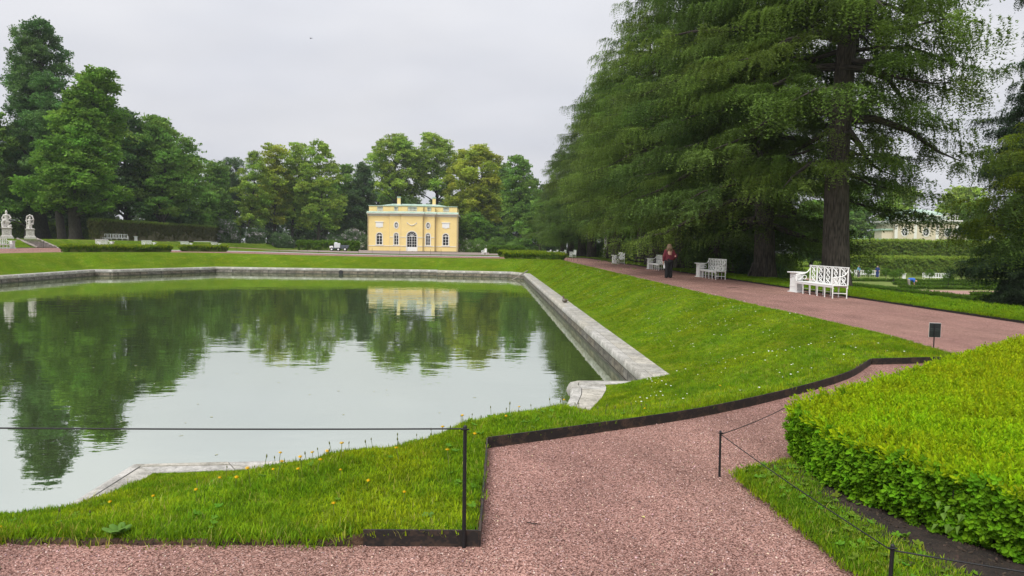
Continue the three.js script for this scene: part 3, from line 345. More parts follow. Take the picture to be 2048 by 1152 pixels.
function hedgeFill(o, poly, y0, y1, dens, mats, seed, opt = {}) { // leaf sprigs over the sides and the top of a clipped block
  const r = rng(seed), sc = opt.scale ?? 1, sides = [], top = [], sc1 = [], tc1 = []; let topArea = 0; const xs = poly.map((p) => p[0]), ds = poly.map((p) => p[1]), bx0 = Math.min(...xs), bx1 = Math.max(...xs), bd0 = Math.min(...ds), bd1 = Math.max(...ds);
  const bulge = (x, y, d) => 0.028 * sc * n3(x * 2.2 / sc, y * 3 / sc, d * 2.2 / sc) + 0.016 * sc * n3(x * 7 / sc, y * 7 / sc, d * 7 / sc);
  for (let i = 0; i < poly.length; i++) { const a = poly[i], b = poly[(i + 1) % poly.length], dx = b[0] - a[0], dd = b[1] - a[1], L = Math.hypot(dx, dd), nx = dd / L, nd = -dx / L, sgn = inside((a[0] + b[0]) / 2 + nx * 0.01, (a[1] + b[1]) / 2 + nd * 0.01, poly) ? -1 : 1; if (opt.skip?.includes(i)) continue;
    const N = Math.floor(L * (y1 - y0) * dens); for (let k = 0; k < N; k++) { const t = r(), y = lerp(y0 - 0.02, y1, Math.pow(r(), 0.85)), x = a[0] + dx * t, d = a[1] + dd * t, taper = 0.05 * sc * Math.pow((y1 - y) / (y1 - y0), 1.5) * (opt.taper ?? 1), off = bulge(x, y, d) - 0.03 * sc * r() - taper - 0.015 * sc * sstep(y1 - 0.05 * sc, y1, y); (y > y1 - 0.06 * sc && r() < 0.6 ? top : sides).push(M4(x + nx * sgn * off, y, -(d + nd * sgn * off), 0, Math.atan2(nd * sgn, nx * sgn), -1.2 + 0.75 * r()).multiply(M4(0, 0, 0, 0, r() * 6.28, 0, (0.8 + r() * 0.6) * sc))); const q = 0.7 + r() * 0.6; (sides.length > sc1.length ? sc1 : tc1).push(C(q * (0.9 + r() * 0.3), q, q * 0.9)); } }
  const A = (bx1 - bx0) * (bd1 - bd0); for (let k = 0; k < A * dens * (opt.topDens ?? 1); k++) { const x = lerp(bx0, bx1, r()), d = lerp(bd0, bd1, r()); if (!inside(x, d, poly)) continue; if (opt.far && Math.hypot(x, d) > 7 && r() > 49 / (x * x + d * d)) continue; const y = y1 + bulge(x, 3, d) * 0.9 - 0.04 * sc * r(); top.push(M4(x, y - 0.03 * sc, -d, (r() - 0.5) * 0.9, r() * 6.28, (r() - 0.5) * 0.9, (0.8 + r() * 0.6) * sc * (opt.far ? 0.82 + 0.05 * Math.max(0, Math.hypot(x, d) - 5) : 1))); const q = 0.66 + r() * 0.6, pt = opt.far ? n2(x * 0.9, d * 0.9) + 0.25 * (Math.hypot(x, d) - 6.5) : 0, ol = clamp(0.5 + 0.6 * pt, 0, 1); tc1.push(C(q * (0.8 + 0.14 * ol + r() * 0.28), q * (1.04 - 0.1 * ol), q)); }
  copies('foliage', opt.sideGeo ?? hedgeLeaf, mats[0], sides, o, sc1); copies('new_shoots', opt.topGeo ?? shootLeaf, mats[1], top, o, tc1);
}
function hedgeCore(poly, y0, y1, inset) { const cx = poly.reduce((s, p) => s + p[0], 0) / poly.length, cd = poly.reduce((s, p) => s + p[1], 0) / poly.length; const sh = new THREE.Shape(poly.map(([x, d]) => { const L = Math.hypot(x - cx, d - cd); return new THREE.Vector2(x - (x - cx) / L * inset, d - (d - cd) / L * inset); })); const g = new THREE.ExtrudeGeometry(sh, { depth: y1 - y0 - inset, bevelEnabled: false }); g.rotateX(-Math.PI / 2); g.translate(0, y0, 0); return g; }
MAT.hedgeCore = std({ color: C(0.14, 0.2, 0.04), roughness: 1 });
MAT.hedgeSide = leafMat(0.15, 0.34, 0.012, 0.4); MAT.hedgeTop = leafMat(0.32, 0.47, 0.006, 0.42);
{
  const h = thing('box_hedge', 'large clipped hedge with yellow green top at the near right corner', 'hedge');
  const poly = [[2.3, 5.16], [7.15, 9.2], [10.6, 7.2], [6.6, 2.0], [3.3, 2.0], [2.74, 3.3], [2.42, 3.85], [2.26, 4.45]];
  obj('branches', hedgeCore(poly, 0.06, 0.37, 0.13), MAT.hedgeCore, h);
  const r = rng(209), st = []; for (let k = 0; k < 60; k++) { const t = r(), x = lerp(2.5, 3.3, t) + r() * 0.25, d = lerp(4.9, 2.8, t); st.push(limb([V(x, -0.02, d), V(x + (r() - 0.5) * 0.06, 0.08, d + (r() - 0.5) * 0.06), V(x + (r() - 0.5) * 0.2, 0.2, d + (r() - 0.5) * 0.2)], [0.006, 0.005, 0.003], 5)); } obj('stems', st, MAT.bark, h);
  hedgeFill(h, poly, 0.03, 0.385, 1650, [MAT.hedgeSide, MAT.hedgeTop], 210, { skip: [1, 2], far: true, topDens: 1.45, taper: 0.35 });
  // longer shoots standing over the clipped top
  const list = [], col = []; for (let k = 0; k < 2600; k++) { const x = lerp(2.4, 9, r()), d = lerp(2.6, 9, r()); if (!inside(x, d, poly) || n2(x * 1.5, d * 1.5) < -0.2) continue; list.push(M4(x, 0.35, -d, (r() - 0.5) * 0.35, r() * 6.28, (r() - 0.5) * 0.35, 0.7 + r() * 0.4, 0.7 + r() * 0.7, 0.7 + r() * 0.4)); col.push(C(0.95 + r() * 0.3, 0.9 + r() * 0.15, 1)); }
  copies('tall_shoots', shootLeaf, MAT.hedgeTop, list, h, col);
}
{ // a bindweed-like plant with larger pointed leaves growing through the hedge
  const t = thing('creeper', 'pale broad leaved creeper growing out of the near hedge face', 'plant', [2.55, 0.06, 3.64]), r = rng(220), m = leafMat(0.17, 0.3, 0.05, 0.4);
  obj('stem', limb([V(0, 0, 0.1), V(-0.03, 0.1, 0.03), V(-0.05, 0.26, 0)], [0.005, 0.004, 0.003], 6), MAT.bark, t);
  for (let k = 0; k < 9; k++) { const L = 0.05 + r() * 0.025, w = L * 0.6, g = new THREE.BufferGeometry(), v = [0, 0, 0, L * 0.3, 0.006, w / 2, L, -0.01, 0, L * 0.3, 0.006, -w / 2, L * 0.35, -0.002, 0]; g.setAttribute('position', new THREE.Float32BufferAttribute(v, 3)); g.setIndex([0, 4, 1, 1, 4, 2, 0, 3, 4, 3, 2, 4]); const h = g.toNonIndexed(); h.computeVertexNormals(); const o = obj('leaf', h, m, t); o.position.set(-0.09 + (r() - 0.5) * 0.12, 0.06 + r() * 0.2, (r() - 0.5) * 0.16); o.rotation.set((r() - 0.5), 2.6 + r() * 1.4, -0.5 - r() * 0.6); }
}
// ---------------------------------------------------------------- rope posts, cables, sign
{
  const post = (name, label, pos, h, r0, lean) => { const t = thing(name, label, 'post', pos); t.rotation.z = lean; obj('shaft', cyl(0, -0.05, h, 0, r0, r0 * 0.92, 12), MAT.iron, t); const ring = new THREE.TorusGeometry(r0 * 1.9, r0 * 0.36, 8, 18); ring.rotateX(Math.PI / 2 - 0.3); obj('eye_ring', ring.translate(0, h - r0 * 1.3, 0), MAT.iron, t); obj('cap', cyl(0, h, h + r0 * 0.8, 0, r0 * 1.15, r0 * 0.5, 10), MAT.iron, t); return t; };
  post('rope_post', 'black iron rope post in front of the short steel edging strip', [-0.11, 0, 3.652], 0.645, 0.0105, 0);
  post('rope_post', 'short thin iron post standing alone in the gravel', [1.63, 0, 4.81], 0.32, 0.0085, 0.01);
  post('rope_post', 'rusty iron post in the grass under the near hedge', [1.745, 0, 2.92], 0.33, 0.009, -0.02);
  const cable = (a, b, sag, rad, label) => { const pts = []; for (let i = 0; i <= 16; i++) { const t = i / 16, p = a.clone().lerp(b, t); p.y -= sag * 4 * t * (1 - t); pts.push(p); } return single('cable', limb(pts, pts.map(() => rad), 6), MAT.iron, label, 'cable'); };
  cable(V(-0.12, 0.635, 3.652), V(-5.2, 0.66, 3.62), 0.018, 0.0042, 'dark cable stretched level across the near bank from the tall post');
  cable(V(1.63, 0.3, 4.81), V(2.75, 0.26, 6.1), 0.02, 0.003, 'thin dark cable from the short post towards the back of the hedge');
  cable(V(1.63, 0.3, 4.81), V(1.745, 0.31, 2.92), 0.012, 0.003, 'thin cable running from the short post along the grass strip');
  cable(V(1.745, 0.31, 2.92), V(3.1, 0.42, 2.05), 0.012, 0.0035, 'dark cable crossing in front of the near hedge');
  const s = thing('notice_sign', 'small black notice board seen from behind on a thin stake', 'sign', [6.97, 0.0, 10.79]); s.rotation.y = -0.25;
  obj('stake', cyl(0, -0.05, 0.45, 0, 0.009, 0.009, 8), MAT.iron, s); obj('board', box(-0.068, 0.092, 0.24, 0.46, -0.022, -0.011), std({ color: C(0.012, 0.018, 0.017), roughness: 0.5 }), s); obj('face', box(-0.07, 0.098, 0.236, 0.464, -0.03, -0.0225), MAT.whitePaint, s);
  obj('bracket', [box(-0.066, 0.09, 0.36, 0.375, -0.0105, -0.004), box(-0.066, 0.09, 0.335, 0.345, -0.0105, -0.004)], std({ color: C(0.05, 0.06, 0.06), roughness: 0.4, metalness: 0.4 }), s);
}

{ // crumbs of soil, old leaves and twigs on the bed and the gravel
  const r = rng(251), crumb = new THREE.IcosahedronGeometry(0.011, 0), list = [], col = []; for (let k = 0; k < 1500; k++) { const d = 1.7 + r() * 3.3, j = Math.max(1, bedOut.findIndex((q) => q[1] < d)), a = bedOut[j], b = bedIn[j], u = 0.35 + r() * 0.9, x = lerp(a[0], b[0], u) + 0.1; list.push(M4(x, 0.045 + 0.006 * r(), -d, r() * 3, r() * 3, r() * 3, 0.3 + r() * r() * 1.3, 0.3 + r() * 0.5, 0.4 + r())); const q = 0.5 + r() * 0.8; col.push(C(q, q * (0.9 + r() * 0.2), q)); }
  const t = thing('soil_crumbs', 'loose crumbs of dark earth strewn under the near hedge', 'soil'); t.userData.kind = 'stuff'; copies('crumbs', crumb, std({ color: C(0.05, 0.034, 0.024), roughness: 1 }), list, t, col);
  const leaf = (x, d, label, cr, cg, cb, s) => { const g = new THREE.BufferGeometry(); g.setAttribute('position', new THREE.Float32BufferAttribute([0, 0, 0, 0.5, 0.12, 0.3, 1, 0.02, 0, 0.5, 0.1, -0.3, 0.5, 0.04, 0], 3)); g.setIndex([0, 1, 4, 1, 2, 4, 0, 4, 3, 4, 2, 3]); const h = g.toNonIndexed(); h.computeVertexNormals(); h.scale(s, s, s); const m = single('fallen_leaf', h, leafMat(cr, cg, cb, 0.1), label, 'leaf'); m.position.copy(V(x, 0.006, d)); m.rotation.y = x * 9; };
  leaf(0.94, 4.05, 'pale yellow fallen leaf lying on the near gravel', 0.6, 0.55, 0.2, 0.03); leaf(0.97, 4.3, 'tiny dark leaf scrap on the gravel behind the yellow leaf', 0.05, 0.04, 0.04, 0.03); leaf(-2.33, 3.42, 'green torn leaf on the gravel at the lower left', 0.1, 0.18, 0.06, 0.05);
  single('twig', limb([V(0.24, 0.006, 3.98), V(0.28, 0.01, 3.95), V(0.32, 0.006, 3.95)], [0.0025, 0.003, 0.0015], 5), MAT.bark, 'short dark twig on the gravel right of the tall post', 'twig');
  single('twig', limb([V(9.3, 0.008, 27.3), V(9.55, 0.04, 27.1), V(9.85, 0.012, 27.15)], [0.008, 0.009, 0.004], 5), MAT.bark, 'long dark twig lying on the avenue before the nearest bench', 'twig');
}

{ // loose chips of granite on the near gravel, a few darker
  const r = rng(261), g = new THREE.IcosahedronGeometry(0.0045, 0), list = [], col = []; for (let k = 0; k < 15000; k++) { const d = 2.2 + 6.3 * Math.pow(r(), 1.3), x = (r() * 1.7 - 0.75) * d; if (x < -5 || x > 8) continue; if (d > 3.75 && x < 0.02 + Math.max(0, (d - 5.5) * 1.9)) continue; if (x > 1.7 + Math.max(0, d - 4.8) * 1.2) continue; list.push(M4(x, 0.002, -d, r() * 3, r() * 3, r() * 3, 0.5 + r() * r() * 1.5, 0.4 + r() * 0.5, 0.5 + r())); const q = 0.35 + r() * 0.95; col.push(C(q, q * (0.62 + r() * 0.2), q * (0.52 + r() * 0.2))); }
  const t = thing('loose_gravel', 'loose granite chips scattered on the near gravel', 'gravel'); t.userData.kind = 'stuff'; copies('chips', g, std({ color: C(0.62, 0.62, 0.62), roughness: 0.9 }), list, t, col);
}
// ---------------------------------------------------------------- trees
const clumpGeo = (seed, n, R, leafL, flat) => { const r = rng(seed), pos = []; for (let k = 0; k < n; k++) { const a = r() * 6.28, z = r() * 2 - 1, q = Math.cbrt(r()) * R, s = Math.sqrt(1 - z * z); const c = new THREE.Vector3(Math.cos(a) * s * q, z * q * flat, Math.sin(a) * s * q), L = leafL * (0.65 + r() * 0.7), w = L * 0.62; const m = M4(c.x, c.y, c.z, (r() - 0.5) * 1.5, r() * 6.28, -0.35 + (r() - 0.5) * 1.3); for (const p of [[-L / 2, 0, 0], [0, 0.12 * L, w / 2], [L / 2, -0.08 * L, 0], [-L / 2, 0, 0], [L / 2, -0.08 * L, 0], [0, 0.12 * L, -w / 2]]) pos.push(...new THREE.Vector3(...p).applyMatrix4(m).toArray()); } const g = new THREE.BufferGeometry(); g.setAttribute('position', new THREE.Float32BufferAttribute(pos, 3)); g.computeVertexNormals(); return g; };
const CLUMP = { broad: clumpGeo(301, 15, 0.62, 0.4, 0.5), fine: clumpGeo(302, 22, 0.6, 0.3, 0.6), big: clumpGeo(303, 14, 0.72, 0.48, 0.42), shrub: clumpGeo(304, 34, 0.34, 0.12, 0.8) };
const LEAF = { linden: leafMat(0.115, 0.226, 0.065, 0.46), maple: leafMat(0.171, 0.319, 0.046, 0.46), mid: leafMat(0.177, 0.309, 0.061, 0.46), light: leafMat(0.283, 0.416, 0.065, 0.46), yellow: leafMat(0.360, 0.434, 0.057, 0.46), dark: leafMat(0.110, 0.192, 0.071, 0.46), far: leafMat(0.144, 0.238, 0.076, 0.46) };
function broadleaf(label, x, d, h, R, cb, opt = {}) {
  const g0 = opt.y ?? lawnY(x, d), t = thing(opt.name ?? 'broadleaf_tree', label, 'tree', [x, g0, d], 0, opt.group), r = rng(Math.round(x * 131 + d * 977 + 5e5)), tr = opt.trunk ?? (0.018 * h + 0.12), wood = [], lobes = [];
  const lean = opt.lean ?? [(r() - 0.5) * 0.08 * h, (r() - 0.5) * 0.08 * h], top = h * (opt.top ?? 0.82);
  const spine = (f) => new THREE.Vector3(lean[0] * f * f + 0.02 * h * Math.sin(f * 5 + x), top * f, lean[1] * f * f);
  wood.push(limb([0, 0.03, 0.1, 0.25, 0.45, 0.65, 0.85, 1].map((f) => spine(f).add(f === 0 ? new THREE.Vector3(0, -0.3, 0) : new THREE.Vector3())), [tr * 1.6, tr * 1.15, tr, tr * 0.88, tr * 0.7, tr * 0.48, tr * 0.25, 0.04], 9));
  const nL = Math.round((opt.limbs ?? 15) * 1.7), shape = opt.shape ?? ((v) => Math.sqrt(Math.max(0.05, 1 - Math.pow(Math.abs(v - 0.38) / 0.66, 2))));
  for (let k = 0; k < nL; k++) {
    const v = (k + 0.5) / nL, yy = lerp(cb, h * 0.97, v), a = k * 2.4 + r() * 0.9, rad = R * shape(v) * (0.5 + 0.52 * r()), lr = R * (0.2 + 0.19 * r()) * (0.7 + 0.3 * shape(v));
    const c = new THREE.Vector3(Math.cos(a) * Math.max(0, rad - lr * 0.6), yy, Math.sin(a) * Math.max(0, rad - lr * 0.6)); c.x += lean[0] * (yy / top) ** 2; c.z += lean[1] * (yy / top) ** 2;
    c.y = Math.min(c.y, h - lr * 0.5); lobes.push([c, lr]);
    const f0 = clamp((c.y - rad * (0.35 + 0.3 * r())) / top, 0.16, 0.97), s = spine(f0), mid = s.clone().lerp(c, 0.5).add(new THREE.Vector3(0, lr * 0.12, 0)), r0 = Math.max(0.04, tr * (0.5 - 0.34 * f0));
    wood.push(limb([s, mid, c], [r0, r0 * 0.6, r0 * 0.18], 6, 6));
    for (let b = 0; b < 3; b++) { const e = c.clone().add(new THREE.Vector3(r() - 0.5, r() * 0.7 - 0.15, r() - 0.5).multiplyScalar(lr * 1.6)); wood.push(limb([mid.clone().lerp(c, 0.4 + 0.5 * r()), e], [r0 * 0.3, 0.015], 4)); }
  }
  for (let k = 0; k < (opt.core ?? 4); k++) { const v = (k + 0.7) / 5; lobes.push([new THREE.Vector3(lean[0] * v, lerp(cb, h * 0.9, v), lean[1] * v), R * 0.42 * shape(v)]); }
  obj('trunk', wood, opt.bark ?? MAT.bark, t);
  const list = [], col = [], dens = opt.dens ?? 1, cs = opt.clump ?? 1;
  for (const [c, lr] of lobes) { const fl = 0.66 + r() * 0.14, N = Math.floor(dens * 12.5 * lr * lr / (cs * cs) + 10), tint = 0.8 + r() * 0.4, warm = 0.92 + r() * 0.18;
    for (let k = 0; k < N; k++) { const a = r() * 6.28, z = lerp(-0.75, 1, Math.pow(r(), 0.85)), s = Math.sqrt(1 - z * z), rough = 1 + 0.3 * n3(c.x + Math.cos(a) * s * 1.6, c.y + z * 1.6, c.z + Math.sin(a) * s * 1.6), q = lr * (0.5 + 0.55 * Math.pow(r(), 0.5)) * rough; const p = new THREE.Vector3(c.x + Math.cos(a) * s * q, c.y + z * q * fl, c.z + Math.sin(a) * s * q); if (p.y > h) p.y = h - r() * 0.6; const sz = cs * (0.7 + r() * 0.6); list.push(M4(p.x, p.y, p.z, (r() - 0.5) * 0.8, r() * 6.28, (r() - 0.5) * 0.8, sz)); const j = tint * (0.62 + r() * 0.8); col.push(C(j * warm * (0.9 + r() * 0.2), j, j * 0.95)); } }
  copies('crown', opt.geo ?? CLUMP.broad, opt.mat ?? LEAF.mid, list, t, col); return t;
}
const column = (v) => 0.55 + 0.45 * Math.sqrt(Math.max(0.02, 1 - Math.pow(Math.abs(v - 0.42) / 0.62, 2)));
// left of the pond, on the terrace
broadleaf('tallest tree with a dark narrow crown at the far left', -72.2, 118, 34.6, 7.6, 4.5, { mat: LEAF.linden, geo: CLUMP.fine, limbs: 30, dens: 1.35, shape: (v) => (v < 0.3 ? 0.9 : 1.02 - 0.45 * Math.abs(v - 0.45) - 0.38 * Math.pow(v, 3)), core: 6, trunk: 0.95, name: 'linden_tree' });
broadleaf('bright green maple in front of the tallest tree, right of the two statues', -60.6, 106, 24.6, 7.4, 4.4, { mat: LEAF.maple, geo: CLUMP.big, limbs: 26, dens: 1.0, lean: [3.0, 0], shape: (v) => (v < 0.42 ? 1 : 1.25 - 0.95 * v), core: 4, trunk: 0.8, name: 'maple_tree' });
broadleaf('slim dark tree between the tallest tree and the maple', -66.5, 113, 21, 5.2, 5.5, { mat: LEAF.linden, geo: CLUMP.fine, limbs: 18, trunk: 0.6, name: 'linden_tree' });
broadleaf('leafy tree cut by the left edge of the picture', -76.5, 110, 21.5, 6.2, 4.5, { mat: LEAF.mid, limbs: 18, trunk: 0.7 });
broadleaf('dark green tree rising between the maple and its right neighbour', -63.8, 128, 23.2, 6.0, 5.0, { mat: LEAF.linden, limbs: 18, core: 5, trunk: 0.7, name: 'linden_tree' });
broadleaf('round headed tree at the right end of the left group', -58.3, 130, 22.4, 6.9, 5.2, { mat: LEAF.mid, limbs: 22, core: 5, trunk: 0.6 });
broadleaf('lower tree filling the right foot of the left group', -61.0, 147, 18.2, 5.8, 2.5, { mat: LEAF.mid, limbs: 18, core: 5 });
broadleaf('dark tree behind the statues, below the tallest crown', -77, 122, 17, 7, 3, { mat: LEAF.dark, geo: CLUMP.fine, limbs: 18, core: 5, name: 'linden_tree' });
broadleaf('dark understorey tree behind the long white bench', -66, 121, 13.5, 6.2, 2.2, { mat: LEAF.dark, geo: CLUMP.fine, limbs: 16, core: 4, name: 'linden_tree' });
broadleaf('dark understorey tree behind the end of the clipped hedge wall', -63, 140, 12, 6.0, 1.8, { mat: LEAF.dark, geo: CLUMP.fine, limbs: 16, core: 4, name: 'linden_tree' });
// beyond the far walk
[['mid green tree, first right of the gap beside the left group', -62.4, 165, 18.6, 5.6, 2.4, LEAF.mid, CLUMP.broad], ['darker tree behind the first ones right of the left group', -61.4, 176, 21.0, 5.4, 2.5, LEAF.dark, CLUMP.fine],
  ['slender pale green tree with a straight dark stem on the small lawn', -52.8, 160, 20.6, 4.0, 4.0, LEAF.light, CLUMP.fine], ['pale yellowish green tree with a forked stem on the small lawn', -50.3, 168, 23.2, 5.4, 5.0, LEAF.yellow, CLUMP.broad],
  ['broad pale green tree in the middle of the small lawn group', -46.5, 172, 25.2, 5.6, 5.4, LEAF.light, CLUMP.broad], ['tallest loose crowned tree of the small lawn group', -39.8, 170, 25.6, 6.0, 5.0, LEAF.light, CLUMP.broad],
  ['tree behind the long low hedge left of the pavilion', -37.4, 186, 22.0, 5.4, 4.0, LEAF.mid, CLUMP.broad]].forEach(([l, x, d, h, R, cb, mat, geo]) => broadleaf(l, x, d, h, R, cb, { mat, geo, limbs: 18, core: 4, dens: 0.95, trunk: 0.34 }));
broadleaf('dark pointed dense tree just left of the yellow pavilion', -32.4, 181, 21.6, 5.4, 1.0, { mat: LEAF.dark, geo: CLUMP.fine, limbs: 26, core: 6, dens: 1.3, shape: (v) => 1.0 - 0.75 * v * v, name: 'linden_tree' });
broadleaf('tall spreading oak behind the left part of the pavilion roof', -24.4, 192, 30.6, 8.3, 15.0, { mat: LEAF.light, geo: CLUMP.big, limbs: 15, core: 0, dens: 0.9, trunk: 0.62, name: 'oak_tree' });
broadleaf('tall spreading oak behind the right part of the pavilion roof', -14.6, 197, 32.2, 7.6, 15.0, { mat: LEAF.light, geo: CLUMP.big, limbs: 15, core: 0, dens: 0.9, trunk: 0.8, name: 'oak_tree' });
broadleaf('light green tree above the right end of the pavilion', -7.6, 190, 27.4, 5.4, 9.0, { mat: LEAF.yellow, geo: CLUMP.big, limbs: 15, core: 2, trunk: 0.5, name: 'oak_tree' });
broadleaf('yellow green oak with a dark leaning trunk right of the pavilion', -1.6, 179, 26.6, 7.2, 8.0, { mat: LEAF.yellow, geo: CLUMP.big, limbs: 18, core: 2, trunk: 0.62, name: 'oak_tree' });
broadleaf('mid green tree between the oaks and the larch avenue', 7.8, 168, 23.0, 5.6, 4.4, { mat: LEAF.mid, limbs: 20, core: 4 });
broadleaf('small leafy tree peeping over the left of the pavilion roof', -27.0, 207, 17.5, 5.4, 6.0, { mat: LEAF.maple, limbs: 13 });
broadleaf('full tree behind the right oak, near the avenue', 3.6, 203, 24.0, 6.4, 3.5, { mat: LEAF.mid, limbs: 18, core: 5 });
broadleaf('low round tree right of the pavilion corner', -4.0, 172, 9.5, 4.4, 2.2, { mat: LEAF.maple, limbs: 13, core: 3, trunk: 0.25 });
broadleaf('low leafy tree beside the far end of the avenue', 11.5, 158, 12, 5.0, 2.4, { mat: LEAF.mid, limbs: 14, core: 4, trunk: 0.3 });
// the wood that closes the view
{ const r = rng(333); for (const [x, d, h] of [[-112, 150, 20], [-98, 158, 22], [-86, 150, 19], [-104, 122, 18], [-92, 168, 22], [-80, 176, 22], [-72, 196, 20], [-64, 210, 20], [-56, 222, 21], [-48, 212, 19], [-42, 226, 20], [-34, 222, 18], [-26, 236, 18], [-17, 238, 17], [-8, 230, 18], [1, 236, 20], [10, 226, 20], [19, 214, 20], [-52, 196, 16], [-38, 204, 14], [-12, 214, 13], [-4, 212, 13], [16, 188, 17]]) broadleaf('dim leafy tree in the wood that closes the far side of the park', x, d, h * (0.92 + r() * 0.16), 6.6, 1.2, { mat: r() < 0.5 ? LEAF.far : LEAF.dark, geo: CLUMP.broad, limbs: 17, core: 6, dens: 0.9, clump: 1.25, group: 'trees of the wood closing the view' }); }
// beyond the sunken garden
[[74, 160, 15, 7], [84, 168, 17, 7], [112, 165, 19, 8], [124, 158, 18, 8], [138, 150, 20, 9], [104, 178, 20, 8], [64, 172, 17, 7], [94, 182, 21, 8], [52, 150, 16, 6], [134, 128, 16, 8]].forEach(([x, d, h, R], i) => broadleaf('fresh green tree behind the cream building and the sunken garden', x, d, h, R, 1.5, { y: -2.6, mat: [LEAF.maple, LEAF.mid, LEAF.light][i % 3], limbs: 16, core: 5, clump: 1.2, group: 'trees behind the sunken garden' }));

// larches: whorled drooping boughs hung with feathery twigs
const sprayGeo = (seed, strands, dropL, tuftL, tuftW) => { const r = rng(seed), pos = [], tri = (a, b, c) => pos.push(...a, ...b, ...c);
  for (let k = 0; k < strands; k++) { const t = r(), x0 = t * 1.15, z0 = (r() - 0.5) * 0.3, side = (r() - 0.5) * 2, out = 0.18 + 0.36 * r(), dl = dropL * (0.5 + r() * 0.9), n = 9, fx = 0.12 * r(); let px = x0, py = -0.08 * t * t, pz = z0;
    for (let i = 0; i < n; i++) { const f = (i + 1) / n, qx = x0 + fx * f + out * 0.4 * f, qy = -0.08 * t * t - dl * Math.pow(f, 1.6), qz = z0 + side * out * Math.sqrt(f); for (let b = 0; b < 2; b++) { const a = r() * 6.28, e = (r() - 0.3) * 1.2, L = tuftL * (0.6 + 0.8 * r()), dx = Math.cos(a) * Math.cos(e) * L, dy = Math.sin(e) * L, dz = Math.sin(a) * Math.cos(e) * L, wx = -Math.sin(a) * tuftW, wz = Math.cos(a) * tuftW; tri([px - wx, py, pz - wz], [px + wx, py, pz + wz], [px + dx, py + dy, pz + dz]); } px = qx; py = qy; pz = qz; } }
  const g = new THREE.BufferGeometry(); g.setAttribute('position', new THREE.Float32BufferAttribute(pos, 3)); g.computeVertexNormals(); return g; };
const SPRAY = { larch: sprayGeo(401, 15, 0.42, 0.095, 0.027), larch2: sprayGeo(402, 14, 0.75, 0.09, 0.027), spruce: sprayGeo(403, 20, 0.36, 0.08, 0.026) };
LEAF.larch = leafMat(0.142, 0.222, 0.042, 0.46); LEAF.larchDark = leafMat(0.108, 0.176, 0.04, 0.46); LEAF.larchBright = leafMat(0.192, 0.269, 0.019, 0.44); LEAF.spruce = leafMat(0.060, 0.110, 0.048, 0.44);
